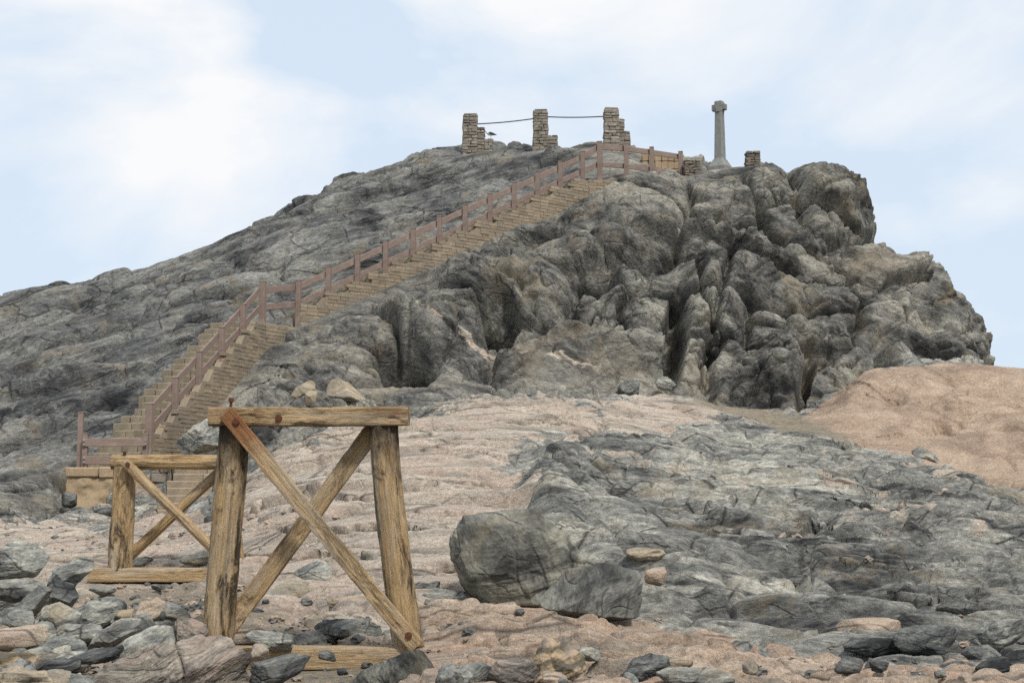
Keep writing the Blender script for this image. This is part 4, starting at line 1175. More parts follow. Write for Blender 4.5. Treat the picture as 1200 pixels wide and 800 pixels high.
def rod(name, a, b, r, label):
    d = (b - a).normalized(); x = d.orthogonal().normalized(); y = d.cross(x); n = 10; vs = []; fs = []; m = 14
    for k in range(m + 1):
        t = k / m; c = a.lerp(b, t) - Zup * .03 * math.sin(math.pi * t)
        for i in range(n):
            an = 2 * math.pi * i / n; vs.append(c + (x * math.cos(an) + y * math.sin(an)) * r)
    for k in range(m):
        for i in range(n): fs.append((k * n + i, k * n + (i + 1) % n, (k + 1) * n + (i + 1) % n, (k + 1) * n + i))
    fs.append(tuple(range(n))[::-1]); fs.append(tuple(range(m * n, (m + 1) * n)))
    mb = MB(); mb.add(vs, fs); o = mb.build(name, M_ROD, None, True, origin=(a + b) / 2)
    tag(o, label, 'rod', 'iron rods between the pillars')
rod('iron_rod', w3(558, 145.5, 56.8), w3(627, 139, 56.3), .022, 'slanting dark iron rod above the gull, between the left and middle pillars')
rod('iron_rod', w3(640, 137, 56.3), w3(710, 136.5, 55.4), .022, 'level dark iron rod between the middle pillar and the pillar behind the handrail corner')

def pier(name, u, vb, Y, wpx, hpx, label, cat, bury=.6):
    k = F_PX / Y; p = w3(u, vb, Y); mb = MB()
    rubble(mb, p - Zup * bury, wpx / k, wpx / k * .9, hpx / k + bury, .10, .22, .02, .05)
    o = mb.build(name, M_DRYSTONE, None, origin=p); tag(o, label, cat)
pier('dry_stone_pier', 811, 222, 52.9, 18, 34, 'dark dry-stone pier at the end of the hilltop handrail', 'stone pier')
pier('stone_block', 882, 196, 53.2, 16, 18, 'squat dark stone stump on the cliff edge right of the cross', 'stone stump')
lw = MB(); a_ = w3(752, 207, 54.6); b_ = w3(797, 212, 54.6)
for k_ in range(6):
    x0 = a_.x + (b_.x - a_.x) * k_ / 6; x1 = a_.x + (b_.x - a_.x) * (k_ + 1) / 6
    for m_ in range(4): lw.box(((x0 + x1) / 2, 54.6, a_.z - .35 + .29 * (m_ + .5)), ((x1 - x0) / 2 - .004, .18, .14), None, .012, 1, .02)
tag(lw.build('low_wall', M_TANWALL, None, origin=a_), 'low tan masonry wall behind the hilltop handrail', 'wall')

def loft(mb, rings):
    n = len(rings[0]); vs = [p for r in rings for p in r]; fs = []
    for k in range(len(rings) - 1):
        for i in range(n): fs.append((k * n + i, k * n + (i + 1) % n, (k + 1) * n + (i + 1) % n, (k + 1) * n + i))
    fs.append(tuple(range(n))[::-1]); fs.append(tuple(range((len(rings) - 1) * n, len(rings) * n)))
    mb.add(vs, fs)
YC = 54.0; kc = F_PX / YC; pc = w3(844, 197, YC)
cr = empty('stone_cross', pc); tag(cr, 'tall grey stone column cross on a sloping plinth on the hilltop', 'cross')
RZ = Matrix.Rotation(R(-32), 3, 'Z')
def sq(z, hx, hy, ch=.18, off=Vector()):
    pts = []
    for sx, sy in ((-1, -1), (1, -1), (1, 1), (-1, 1)):
        a, b = Vector((hx * sx, hy * sy * (1 - ch), 0)), Vector((hx * sx * (1 - ch), hy * sy, 0))
        pts += [b, a] if sx * sy < 0 and sx > 0 or (sx < 0 and sy > 0) else [a, b]
    pts.sort(key=lambda q: math.atan2(q.y, q.x))
    return [pc + off + RZ @ q + Zup * z for q in pts]
mb = MB(); loft(mb, [sq(-.5, .38, .38), sq(.02, .37, .37), sq(.05, .34, .34), sq(.24, .23, .23), sq(.30, .20, .20)]); mb.build('plinth', M_CROSS, cr, origin=pc)
mb = MB(); loft(mb, [sq(.30, .175, .175, .25), sq(.36, .168, .168, .25), sq(2.02, .135, .135, .25)]); mb.build('column', M_CROSS, cr, origin=pc)
mb = MB(); loft(mb, [sq(2.02, .135, .135, .1), sq(2.06, .14, .14, .1), sq(2.40, .14, .14, .1), sq(2.43, .125, .125, .1)]); mb.build('capital', M_CROSS, cr, origin=pc)
mb = MB()
mb.box(pc + Zup * 2.20, (.265, .10, .11), (RZ @ Vector((1, 0, 0)), RZ @ Vector((0, 1, 0)), Zup), .006, 1, .02)
mb.box(pc + Zup * 2.12 - RZ @ Vector((0, .155, 0)), (.07, .02, .10), (RZ @ Vector((1, 0, 0)), RZ @ Vector((0, 1, 0)), Zup), .004, 1, .01)
mb.build('cross_arms', M_CROSS, cr, origin=pc)

# gull standing on the low buttress of the left pillar
kg = F_PX / 57.0; pg = w3(574.5, 162.6, 57.05)
gm = plain_material('gull_plumage', (0.55, 0.55, 0.55), (0.75, 0.75, 0.74), 12)
gw = plain_material('dark_wing_feathers', (0.035, 0.035, 0.04), (0.07, 0.07, 0.075), 12)
gb = plain_material('bill_and_legs', (0.30, 0.20, 0.05), (0.35, 0.22, 0.06), 12)
gu = empty('gull', pg); tag(gu, 'small dark-winged gull standing on the lowest buttress of the left pillar', 'bird')
def tube_path(pts, rad, ratio=1.0, n=14):
    rings = []
    for i, p in enumerate(pts):
        d = (Vector(pts[min(i + 1, len(pts) - 1)]) - Vector(pts[max(i - 1, 0)])).normalized()
        s = Vector((0, 1, 0)); u = d.cross(s).normalized()
        rings.append([Vector(p) + (s * math.cos(2 * math.pi * k / n) * ratio + u * math.sin(2 * math.pi * k / n)) * rad[i] for k in range(n)])
    return rings
mb = MB()
body = [(.205, .0, .135), (.17, 0, .15), (.10, 0, .165), (.02, 0, .175), (-.05, 0, .19), (-.10, 0, .215), (-.125, 0, .245), (-.145, 0, .262), (-.170, 0, .262), (-.182, 0, .258)]
loft(mb, tube_path([pg + Vector(p) for p in body], [.006, .022, .048, .062, .062, .046, .032, .036, .026, .008], .9))
mb.build('body', gm, gu, True, origin=pg)
for sy in (-1, 1):
    mb = MB()
    wing = [(-.07, .05 * sy, .215), (0, .062 * sy, .205), (.08, .056 * sy, .185), (.17, .03 * sy, .16), (.25, .012 * sy, .145)]
    loft(mb, tube_path([pg + Vector(p) for p in wing], [.015, .045, .042, .026, .004], .35)); mb.build('wing', gw, gu, True, origin=pg)
    mb = MB(); loft(mb, tube_path([pg + Vector((.02, .022 * sy, .13)), pg + Vector((.018, .022 * sy, .06)), pg + Vector((.02, .022 * sy, .0)), pg + Vector((-.02, .022 * sy, -.004))], [.008, .006, .007, .004], 1, 8)); mb.build('leg', gb, gu, True, origin=pg)
mb = MB(); loft(mb, tube_path([pg + Vector((-.178, 0, .259)), pg + Vector((-.205, 0, .254)), pg + Vector((-.225, 0, .246))], [.011, .008, .002], 1, 8)); mb.build('bill', gb, gu, True, origin=pg)
# ------------------------------------------------------------------ loose rocks, each its own thing
_ico = {}
def ico(n):
    if n not in _ico:
        bm = bmesh.new(); bmesh.ops.create_icosphere(bm, subdivisions=n, radius=1.0)
        v = np.array([x.co[:] for x in bm.verts]); v /= np.linalg.norm(v, axis=1)[:, None]
        f = [tuple(q.index for q in p.verts) for p in bm.faces]; bm.free(); _ico[n] = (v, f)
    return _ico[n]
def rock_shape(seed, dims, nplanes=13, sharp=26.0, fol=1.0, rough=1.0, sub=5, flat=0.0):
    rs = np.random.RandomState(seed)
    v, f = ico(sub)
    N_ = rs.normal(size=(nplanes, 3)); N_ /= np.linalg.norm(N_, axis=1)[:, None]
    if flat: N_ = np.concatenate([N_, [[0, .15, 1], [0, -.2, -1], [.15, -1, .2]]]); N_ /= np.linalg.norm(N_, axis=1)[:, None]
    d = rs.uniform(.62, .98, len(N_))
    dots = v @ N_.T
    inv = np.maximum(dots, 1e-3) / d[None]                      # 1 / distance along each ray
    r = 1.0 / ((np.clip(inv, 0, None) ** sharp).sum(1) + .85 ** sharp) ** (1 / sharp)
    p = v * r[:, None]
    ext = p.max(0) - p.min(0); p = (p - (p.max(0) + p.min(0)) / 2) / ext * np.array(dims)
    s = max(dims)
    A_ = rotm('Y', rs.uniform(-14, 14)) @ rotm('X', rs.uniform(-20, 20))
    q = p @ A_.T
    n = .035 * s * fol * fbm(q * np.array([1.2, 1.2, 9.]) / s + seed, 4, seed % 50 + 600, .6, 1) * .5
    n += .03 * s * rough * fbm(q * 2.6 / s + seed, 5, seed % 50 + 610, .55)
    n += .010 * s * rough * fbm(q * 13 / s + seed, 4, seed % 50 + 620, .65)
    nv = p / np.array(dims) ** 2; nv /= np.linalg.norm(nv, axis=1)[:, None]
    return p + nv * n[:, None], f

ROCKS = []
def rock_poly(label, poly, kind, seed, Y, dep=.8, name='boulder', fol=.6, rough=.8, sub=6, group=None, front=6, sharp=80.0):
    """rock whose outline was traced on the picture: cut by planes along the outline, with facets of its own in depth"""
    rs = np.random.RandomState(seed)
    k = F_PX / Y; poly = np.array(poly, float)
    cu, cv = (poly.max(0) + poly.min(0)) / 2; ext = poly.max(0) - poly.min(0)
    pts = np.stack([(poly[:, 0] - cu) / k, -(poly[:, 1] - cv) / k], 1)
    dm = dep * math.sqrt(ext[0] * ext[1]) / k
    N_, D_ = [], []
    n = len(pts); area = sum(pts[i][0] * pts[(i + 1) % n][1] - pts[(i + 1) % n][0] * pts[i][1] for i in range(n))
    for i in range(n):
        a, b = pts[i], pts[(i + 1) % n]; e = b - a
        nn = np.array([e[1], -e[0]]) * (1 if area > 0 else -1); nn /= np.linalg.norm(nn) + 1e-9
        dist = max(float(nn @ a), .03)
        for ty in (rs.uniform(-.55, -.15), rs.uniform(.2, .6)):
            v = np.array([nn[0], ty, nn[1]]); l = np.linalg.norm(v); N_.append(v / l); D_.append(dist / l)
    for i in range(front):
        v = np.array([rs.uniform(-1.1, 1.1), -1, rs.uniform(-.6, 1.1)]); v /= np.linalg.norm(v)
        N_.append(v); D_.append(dm * rs.uniform(.36, .5))
    N_ += [np.array([0, 1, 0]), np.array([.3, .9, .3])]; D_ += [dm * .5, dm * .5]
    N_ = np.array(N_); D_ = np.array(D_)
    v, f = ico(sub)
    # spread the rays over the stretched body, then cut
    S = np.array([ext[0] / k, dm, ext[1] / k]); v = v * S; v /= np.linalg.norm(v, axis=1)[:, None]
    inv = np.maximum(v @ N_.T, 1e-4) / D_[None]
    mx = inv.max(1)
    r = 1.0 / (mx * (((inv / mx[:, None]) ** sharp).sum(1)) ** (1 / sharp))
    p = v * r[:, None]
    s = math.sqrt(ext[0] * ext[1]) / k
    A_ = rotm('Y', rs.uniform(-60, 60)) @ rotm('X', rs.uniform(-20, 20)); q = p @ A_.T
    h_ = .016 * s * fol * fbm(q * np.array([1.2, 1.2, 8.]) / s + seed, 5, seed % 50 + 600, .6)
    h_ += .028 * s * rough * fbm(q * 2.2 / s + seed, 5, seed % 50 + 610, .5) + .006 * s * rough * fbm(q * 14 / s + seed, 4, seed % 50 + 620, .65)
    h_ -= .022 * s * fol * np.exp(-(np.abs(fbm(q * 1.3 / s + seed * 2, 2, seed % 50 + 630, .5)) / .02))
    o = link_mesh(name, p + v * h_[:, None], f, M_ROCK[kind], None, True)
    o.location = w3(cu, cv, Y + dm * .25)
    tag(o, label, 'rock' if name != 'boulder' else 'boulder', group)
    ROCKS.append(o); return o
def rock(label, u, v, w, h, rot, kind, seed, Y=None, dep=.8, sink=.12, name='boulder', flat=1.0, fol=1.0, rough=1.0, yaw=0, pitch=0, nplanes=13, group=None, sub=None, sharp=26.0):
    """rock seen centred at (u, v), w x h pixels before turning by rot in the picture plane"""
    if Y is None: Y = hit(u, min(v + h * .42, 812))
    k = F_PX / Y
    a = abs(R(rot)); wm, hm = w / k, h / k
    dm = dep * math.sqrt(wm * hm)
    if sub is None: sub = 6 if max(w, h) > 90 else 5
    p, f = rock_shape(seed, (wm, dm, hm), nplanes, sharp, fol, rough, sub, flat)
    o = link_mesh(name, p, f, M_ROCK[kind], None, True)
    c = w3(u, v, Y + dm * .28)
    o.location = c
    o.rotation_euler = (R(pitch), R(rot), R(yaw))
    tag(o, label, 'rock' if name != 'boulder' else 'boulder', group)
    ROCKS.append(o); return o
G = 'loose rocks among the trestles'
# the pair of big boulders
rock_poly('largest grey boulder, cracked across its top, in the middle of the slab', [(526, 628), (543, 601), (590, 597), (628, 592), (658, 620), (690, 656), (672, 692), (640, 716), (568, 718), (543, 692), (525, 652)], 'block', 3, 16.0, .8, sub=7, fol=.9, rough=.55, front=8, sharp=120.0)
rock_poly('angular grey boulder leaning against the right side of the largest boulder', [(627, 702), (659, 668), (700, 660), (753, 661), (758, 690), (750, 723), (692, 731), (641, 716)], 'pale', 14, 14.5, .8, sub=7, fol=.9, rough=.55, sharp=120.0)
# left heap
rock_poly('big pale striated boulder at the left edge, furthest back in the rock heap', [(-30, 676), (-12, 648), (14, 634), (46, 636), (60, 652), (44, 676), (8, 684)], 'grey', 21, 16.6, .8, fol=1.3, group=G)
rock_poly('pointed grey slab tilting up to the right, leftmost below the small trestle', [(54, 686), (62, 668), (92, 653), (111, 651), (111, 666), (84, 690), (64, 694)], 'grey', 22, 15.4, .9, group=G)
rock_poly('grey slab under the big pale striated boulder', [(-14, 702), (-6, 680), (30, 676), (56, 680), (50, 694), (20, 706)], 'grey', 23, 14.9, .9, group=G)
rock_poly('black angular block below the pointed tilted slab', [(52, 690), (66, 679), (86, 684), (93, 698), (84, 712), (60, 706)], 'dark', 24, 14.6, .9, group=G)
rock_poly('dark slab leaning left in the heart of the rock heap', [(16, 728), (18, 710), (46, 684), (62, 690), (48, 716), (30, 732)], 'dark', 25, 14.2, .9, group=G)
rock('small black block at the foot of the dark leaning slab', 25, 726, 34, 22, 8, 'dark', 26, 13.7, .9, group=G)
rock_poly('smooth mid grey rock in front of the black angular block', [(42, 736), (52, 710), (70, 704), (96, 718), (98, 738), (66, 744)], 'grey', 27, 13.8, .9, group=G)
rock_poly('striated grey rock with pale ribs left of the big trestle post', [(84, 712), (110, 704), (138, 705), (143, 714), (126, 732), (98, 732)], 'grey', 28, 14.0, .9, fol=1.5, group=G)
rock_poly('long pinkish rounded rock at the left edge of the heap', [(-20, 742), (6, 734), (50, 730), (63, 737), (58, 754), (20, 764), (-20, 762)], 'pink', 29, 12.8, .8, sharp=14, group=G)
rock('rounded dark rock right of the long pinkish rock', 74, 759, 56, 25, -4, 'dark', 30, 12.5, .9, group=G)
rock('flat grey rock above the rounded dark rock', 94, 742, 56, 22, 2, 'grey', 31, 13.1, .9, group=G)
rock_poly('long grey rock leaning up to the right towards the trestle post', [(100, 764), (112, 742), (142, 724), (166, 724), (160, 740), (130, 762)], 'grey', 32, 13.0, .9, group=G)
rock('pink-topped grey stone left of the big trestle post', 173, 718, 40, 26, -4, 'pink', 33, 14.2, .9, group=G)
rock('small blue-grey stone between the pink-topped stone and the trestle post', 204, 719, 34, 16, 6, 'grey', 34, 14.0, .9, group=G)
rock_poly('broad dark grey rock lying in front of the big trestle post', [(118, 778), (146, 748), (176, 732), (206, 730), (216, 746), (196, 768), (150, 784)], 'grey', 35, 12.5, .8, sharp=16, group=G)
rock('striped stone touching the foot of the big left post', 222, 741, 40, 34, 30, 'banded', 36, 12.6, .9, group=G)
rock('thin flat dark slab under the rounded dark rock', 108, 769, 70, 14, -10, 'dark', 37, 11.9, 1.1, group=G)
rock('ochre stained flat stone in the lower left corner', 18, 776, 66, 26, -2, 'ochre', 38, 11.6, .9, group=G)
rock('flat dark slab right of the ochre stained stone', 66, 783, 62, 22, -6, 'dark', 39, 11.4, .9, group=G)
rock('pale stone at the very bottom left of the heap', 28, 797, 70, 20, 0, 'tan', 40, 10.8, .9, group=G)
rock_poly('large pink and black banded rock in front of the big trestle', [(70, 812), (112, 782), (170, 755), (236, 742), (300, 750), (356, 758), (370, 768), (350, 790), (300, 812), (160, 830)], 'banded', 41, 10.9, .36, sub=7, fol=2.2, rough=1.2, sharp=40)
rock_poly('black broken rock end lying before the sill plank', [(284, 806), (296, 776), (340, 766), (366, 768), (352, 788), (318, 808)], 'dark', 42, 11.0, .8, fol=1.6)
rock('pink stone behind the foot of the big left post', 290, 743, 40, 24, -6, 'pink', 43, 13.7, .9, group=G)
rock('ribbed grey stone right of the foot of the big left post', 316, 750, 54, 20, 4, 'grey', 44, 12.75, .9, group=G)
# under and behind the trestle
rock_poly('blue-black block standing behind the sill of the big trestle', [(343, 760), (346, 741), (372, 738), (383, 744), (383, 762)], 'dark', 45, 13.9, .9, group=G, sub=5)
rock_poly('blue-black slab between the two posts of the big trestle', [(342, 736), (348, 722), (392, 724), (440, 712), (462, 730), (456, 750), (400, 758), (372, 742)], 'dark', 46, 14.3, .7, group=G)
rock('orange stained flat stone framed by the X braces', 412, 708, 52, 17, -3, 'ochre', 47, 15.6, .9, group=G)
rock_poly('rounded grey boulder seen under the crossing of the braces', [(338, 688), (344, 668), (370, 656), (388, 662), (393, 686), (372, 694)], 'grey', 48, 17.4, .9, group=G, sharp=18)
rock('pale tan stone left of the rounded grey boulder', 337, 691, 50, 21, -3, 'tan', 49, 16.8, .9, fol=.4, group=G)
rock('dark flat rock between the big right post and the largest boulder', 524, 703, 62, 24, 6, 'dark', 50, 16.2, .9, group=G)
rock('grey flat rock right behind the big right post', 490, 690, 52, 15, -3, 'grey', 51, 16.8, .9, group=G)
# bottom edge
rock_poly('log-like grey rock sloping up to the right, in front of the big right post', [(396, 812), (420, 786), (470, 764), (504, 753), (522, 758), (527, 782), (510, 806), (460, 818)], 'green', 52, 11.6, .6, fol=1.4, sharp=16)
rock_poly('flat dark layered slab at the bottom edge right of the log-like rock', [(514, 806), (524, 784), (562, 774), (578, 782), (578, 802)], 'dark', 53, 11.2, .9, fol=1.8, group='rocks along the bottom edge')
rock('mottled purple-grey stone left of the ochre banded block', 602, 789, 58, 34, 4, 'banded', 54, 11.2, .9, group='rocks along the bottom edge')
rock_poly('square ochre and purple banded block at the bottom edge', [(606, 812), (622, 770), (638, 747), (664, 752), (687, 768), (688, 808)], 'ochre', 55, 11.3, .8, fol=1.8, sub=6, group='rocks along the bottom edge')
rock_poly('dark striped hump at the bottom edge right of the banded block', [(724, 796), (742, 772), (762, 765), (784, 768), (790, 796), (760, 804)], 'dark', 56, 11.4, .8, fol=1.8, group='rocks along the bottom edge')
rock('low grey slab at the bottom edge right of the striped hump', 815, 795, 90, 24, 4, 'grey', 57, 10.9, .9, group='rocks along the bottom edge')
# right
rock_poly('large smooth dark oval boulder low on the right', [(1042, 748), (1054, 735), (1090, 730), (1124, 734), (1132, 748), (1116, 766), (1072, 771), (1050, 764)], 'dark', 58, 14.4, .8, sharp=12, fol=1.0, rough=.6)
rock_poly('small black rock just right of the smooth oval boulder', [(1122, 770), (1134, 757), (1158, 755), (1176, 768), (1166, 778), (1138, 778)], 'dark', 59, 13.7, .8, sub=5)
rock_poly('flat pinkish slab left of the smooth oval boulder', [(970, 738), (986, 725), (1030, 722), (1062, 727), (1056, 746), (1030, 753), (990, 746)], 'pink', 60, 15.4, .8, sharp=16)
rock('grey rock at the right edge above the black rock', 1174, 744, 56, 36, -10, 'grey', 61, 14.8, .9)
rock('dark rock in the lower right corner', 1194, 776, 44, 30, 0, 'dark', 62, 13.2, .9)
rock('low dark slab between the pinkish slab and the orange rib', 1022, 757, 70, 18, 2, 'dark', 63, 14.7, .9)
rock('dark flat rock alone on the grey slope upper right of the pinkish slab', 1124, 712, 54, 16, 2, 'dark', 64, None, .9)
rock('oval tan stone lying right of the big boulder pair', 757, 650, 46, 16, -3, 'tan', 65, None, .9, fol=.4)
rock('pale rounded stone between the oval tan stone and the leaning boulder', 768, 675, 26, 22, 0, 'pink', 66, None, .9, fol=.4)
rock_poly('grey wedge-shaped rock at the foot of the tan dome', [(1060, 531), (1074, 521), (1090, 521), (1102, 540), (1120, 556), (1104, 558), (1082, 542)], 'grey', 67, 33.2, .7, sub=5)
rock('small grey stone below the grey wedge-shaped rock', 1112, 553, 18, 14, 20, 'grey', 68, 31.6, .8)
# ledge at the foot of the cliff
rock_poly('long tan stone slab leaning down to the right at the cliff foot', [(367, 440), (376, 435), (409, 447), (431, 469), (427, 476), (402, 475), (382, 463)], 'tan', 70, 34.8, .35, sharp=90, front=2)
rock_poly('tan stone leaning down to the left against the longer slab', [(340, 464), (346, 454), (366, 443), (373, 449), (368, 458), (348, 470)], 'tan', 71, 35.2, .7, sub=5)
rock_poly('short tan stone propping up the two leaning slabs', [(357, 461), (362, 457), (373, 458), (372, 476), (358, 476)], 'tan', 72, 34.9, .9, sub=5)
rock('grey stone on the sandy strip under the cliff', 780, 450, 24, 15, 6, 'grey', 73, 39.4, .8)
rock('upright grey stone left of the stone on the sandy strip', 738, 456, 26, 22, -20, 'grey', 74, 39.2, .8)
rock_poly('long overhanging dark ledge rock beside the stair foot', [(198, 524), (226, 500), (250, 486), (272, 490), (268, 524), (232, 532)], 'grey', 75, 36.4, .7, fol=1.3)
# stones along the retaining wall
for i, (u_, v_, w_, h_, k_, l_) in enumerate(((92, 601, 34, 12, 'grey', 'flat grey stone at the left foot of the retaining wall'),
        (124, 602, 26, 13, 'dark', 'rounded dark stone in the middle of the retaining wall foot'), (160, 600, 32, 13, 'grey', 'long grey stone at the right foot of the retaining wall'),
        (80, 586, 18, 18, 'dark', 'dark stone against the left end of the retaining wall'), (108, 613, 40, 11, 'dark', 'low dark slab in front of the retaining wall'),
        (165, 657, 30, 9, 'grey', 'small flat grey stone just behind the sill of the small trestle'), (228, 656, 34, 12, 'grey', 'dark grey stone behind the small trestle by the big post'),
        (190, 688, 24, 7, 'grey', 'thin grey stone in the sand under the sill'), (120, 692, 30, 10, 'dark', 'dark stone in the sand left under the sill'))):
    rock(l_, u_, v_, w_, h_, 0, k_, 80 + i, None if v_ > 640 else 34.6, .9, sub=4)

# smaller rubble packed between the named rocks of the heap
rs = np.random.RandomState(11)
for i in range(120):
    u_ = rs.uniform(-10, 250); v_ = rs.uniform(704, 806)
    if v_ < 704 + (u_ - 60) * .12: v_ += 18
    w_ = rs.uniform(20, 62); kd = ('dark', 'grey', 'grey', 'dark', 'pink', 'tan')[rs.choice(6, p=(.3, .26, .2, .1, .07, .07))]
    Yr = float(np.interp(v_, [700, 800], [16.2, 10.9]))
    if v_ > 752 and u_ > 92: continue                # the big banded rock lies there
    rock('small broken stone packed between the larger rocks of the heap left of the big trestle', u_, v_, w_, w_ * rs.uniform(.32, .62), rs.uniform(-38, 24), kd, 200 + i, Yr, .9, name='rubble_stone', group='rubble of the rock heap', sub=4, yaw=rs.uniform(0, 360))
for i in range(18):
    u_ = rs.uniform(300, 1200); v_ = rs.uniform(752, 800)
    if u_ > 860: v_ = max(v_, 780)
    w_ = rs.uniform(14, 40); kd = ('dark', 'grey', 'pink', 'tan')[rs.choice(4, p=(.35, .3, .2, .15))]
    rock('small broken stone lying along the bottom edge right of the big banded rock', u_, v_, w_, w_ * rs.uniform(.35, .65), rs.uniform(-20, 20), kd, 300 + i, float(np.interp(v_, [750, 800], [12.4, 10.9])), .9, name='rubble_stone', group='rubble of the bottom edge', sub=4, yaw=rs.uniform(0, 360))

# stones and grit lying about, too many to count
vs, fs, n_ = [], [], 0
bv, bf = ico(2)
rs = np.random.RandomState(5)
pv, pf = [], []
sel = np.where((PX_U > -150) & (PX_U < 1350) & (PX_V > 600) & (PX_V < 850) & (D_CAM < 36) & (m_hill < .3))[0]
wgt = (0.25 + m_sand[sel] * 3 + 1.2 * (PX_U[sel] < 330) + .9 * (PX_V[sel] > 700)) * np.clip(sstep(.0, .5, -h[sel] * 6 + .2), .05, 1) * D_CAM[sel]
ch = rs.choice(sel, 2600, p=wgt / wgt.sum(), replace=False)
off = 0
for i in ch:
    s = rs.gamma(2.0, .012) + .008; s = min(s, .10)
    q = bv * (1 + .25 * rs.normal(size=(len(bv), 1))) * np.array([1, .8, .55]) * s
    a = rs.uniform(0, 6.28); c, n = math.cos(a), math.sin(a)
    q = np.stack([q[:, 0] * c - q[:, 1] * n, q[:, 0] * n + q[:, 1] * c, q[:, 2]], 1) + PD[i] + np.array([0, 0, s * .25])
    pv.append(q); pf += [tuple(x + off for x in t_) for t_ in bf]; off += len(bv)
t = NT('gravel_stone'); geo = t.n.new('ShaderNodeNewGeometry')
gc_ = t.ramp(geo.outputs['Random Per Island'], [(0.0, (0.07, 0.07, 0.068)), (0.4, (0.17, 0.165, 0.15)), (0.7, (0.27, 0.21, 0.16)), (1.0, (0.40, 0.31, 0.24))])
gm_ = t.done(t.mix(.7, gc_, t.ramp(t.noise(t.coord('Object'), 40, 4, .7), [(.3, .65), (.7, 1.3)]), 'MULTIPLY'))
gr_ = link_mesh('gravel', np.concatenate(pv), pf, gm_, None, False)
tag(gr_, kind='stuff')
# ------------------------------------------------------------------ camera, sky, sun
cam = bpy.data.cameras.new('camera'); co = bpy.data.objects.new('camera', cam); C.objects.link(co)
cam.sensor_width = 36.0; cam.lens = 36.0 * F_PX / 1200.0
cam.clip_start = 0.1; cam.clip_end = 9000
co.location = (0, 0, CAMZ); co.rotation_euler = (R(90) + PITCH, 0, 0)
bpy.context.scene.camera = co

SUN_EL, SUN_AZ = R(52), R(155)       # azimuth clockwise from +Y (the view direction): behind the camera, to the right
sl = bpy.data.lights.new('sun', 'SUN'); so = bpy.data.objects.new('sun', sl); C.objects.link(so)
sl.energy = 3.3; sl.angle = R(7); sl.color = (1.0, 0.955, 0.89)
dirv = Vector((math.sin(SUN_AZ) * math.cos(SUN_EL), math.cos(SUN_AZ) * math.cos(SUN_EL), math.sin(SUN_EL)))
so.rotation_euler = (-dirv).to_track_quat('-Z', 'Y').to_euler()
so.location = (10, -10, 40)

w = bpy.data.worlds.new('World'); bpy.context.scene.world = w; w.use_nodes = True
nt = w.node_tree; N = nt.nodes; L = nt.links
bg = N['Background']
sky = N.new('ShaderNodeTexSky'); sky.sky_type = 'NISHITA'; sky.sun_disc = False
sky.sun_elevation = SUN_EL; sky.sun_rotation = SUN_AZ; sky.air_density = 1.0; sky.dust_density = 1.5; sky.ozone_density = 1.0
tc = N.new('ShaderNodeTexCoord')
mp = N.new('ShaderNodeMapping'); mp.inputs['Scale'].default_value = (1.0, 1.0, 1.9); mp.inputs['Location'].default_value = (0.3, 0.1, 0.42)
L.new(tc.outputs['Generated'], mp.inputs[0])
n1 = N.new('ShaderNodeTexNoise'); n1.inputs['Scale'].default_value = 3.6; n1.inputs['Detail'].default_value = 9; n1.inputs['Roughness'].default_value = 0.54; n1.inputs['Distortion'].default_value = 0.3
L.new(mp.outputs[0], n1.inputs['Vector'])
def wmath(op, a, b=None):
    n = N.new('ShaderNodeMath'); n.operation = op
    for k_, v_ in enumerate((a, b)):
        if v_ is None: continue
        if isinstance(v_, bpy.types.NodeSocket): L.new(v_, n.inputs[k_])
        else: n.inputs[k_].default_value = v_
    return n.outputs[0]
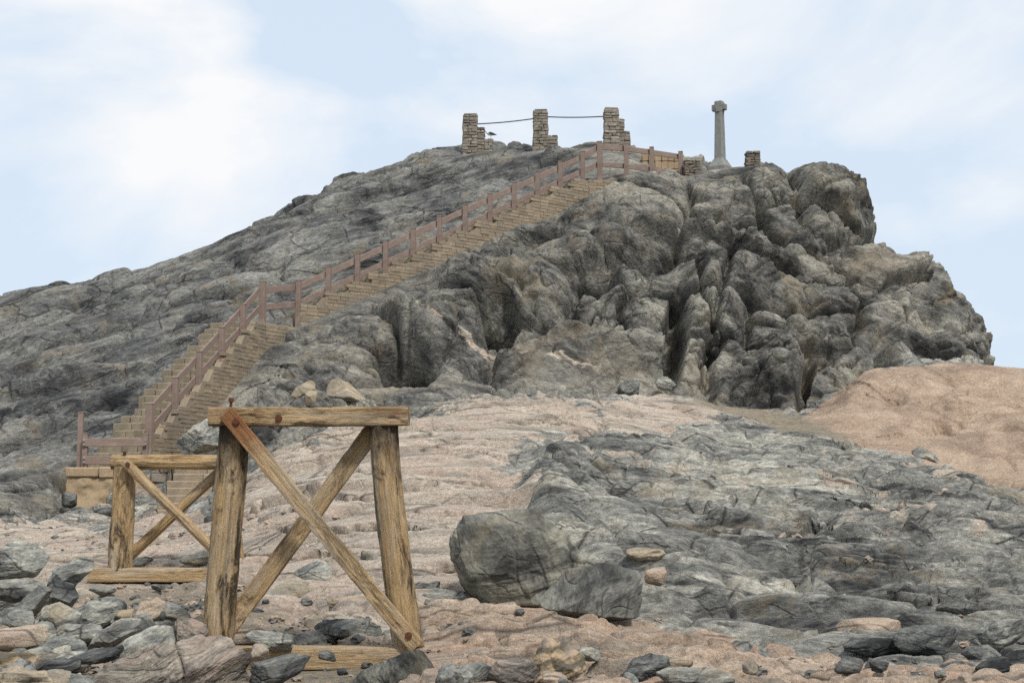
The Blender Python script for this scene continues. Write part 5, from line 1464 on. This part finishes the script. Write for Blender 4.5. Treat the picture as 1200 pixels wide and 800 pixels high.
# one big cumulus bank to the left, thin veil elsewhere
def blob(u, v, r):
    d = Vector(at(u, v, 100.0)) - Vector((0, 0, CAMZ)); d.normalize()
    n = N.new('ShaderNodeVectorMath'); n.operation = 'DISTANCE'; L.new(tc.outputs['Generated'], n.inputs[0]); n.inputs[1].default_value = d
    m = N.new('ShaderNodeMapRange'); m.interpolation_type = 'SMOOTHSTEP'
    L.new(n.outputs['Value'], m.inputs['Value']); m.inputs['From Min'].default_value = r; m.inputs['From Max'].default_value = 0.0
    return m.outputs[0]
cl = wmath('ADD', n1.outputs['Fac'], wmath('MULTIPLY', blob(160, 90, 0.17), 0.21))
cl = wmath('ADD', cl, wmath('MULTIPLY', blob(310, 80, 0.09), 0.06))
cl = wmath('ADD', cl, wmath('MULTIPLY', blob(700, 40, 0.16), 0.07))
cl = wmath('ADD', cl, wmath('MULTIPLY', blob(1060, 120, 0.16), 0.07))
cl = wmath('SUBTRACT', cl, wmath('MULTIPLY', blob(60, 290, 0.14), 0.10))
cl = wmath('SUBTRACT', cl, wmath('MULTIPLY', blob(1150, 330, 0.13), 0.10))
cl = wmath('SUBTRACT', cl, wmath('MULTIPLY', blob(375, 5, 0.07), 0.22))
rp = N.new('ShaderNodeValToRGB'); L.new(cl, rp.inputs[0])
rp.color_ramp.elements[0].position = 0.43; rp.color_ramp.elements[0].color = (0, 0, 0, 1)
rp.color_ramp.elements[1].position = 0.61; rp.color_ramp.elements[1].color = (1, 1, 1, 1)
def wmix(f, a, b):
    n = N.new('ShaderNodeMix'); n.data_type = 'RGBA'
    for k_, v_ in ((0, f), (6, a), (7, b)):
        if isinstance(v_, bpy.types.NodeSocket): L.new(v_, n.inputs[k_])
        else: n.inputs[k_].default_value = v_
    return n.outputs[2]
veil = wmix(0.88, sky.outputs[0], (7.35, 8.55, 9.95, 1))          # thin high overcast in front of the blue
full = wmix(rp.outputs[0], veil, (9.55, 9.65, 9.8, 1))           # thicker, whiter cloud
L.new(full, bg.inputs['Color']); bg.inputs['Strength'].default_value = 0.1

sc = bpy.context.scene
sc.view_settings.view_transform = 'Standard'; sc.view_settings.look = 'None'
sc.view_settings.exposure = 0.0; sc.view_settings.gamma = 1.0
sc.view_settings.use_curve_mapping = False
sc.render.engine = 'CYCLES'
sc.cycles.max_bounces = 5; sc.cycles.diffuse_bounces = 2; sc.cycles.glossy_bounces = 2
sc.cycles.use_denoising = False
sc.cycles.use_adaptive_sampling = True; sc.cycles.adaptive_threshold = 0.02
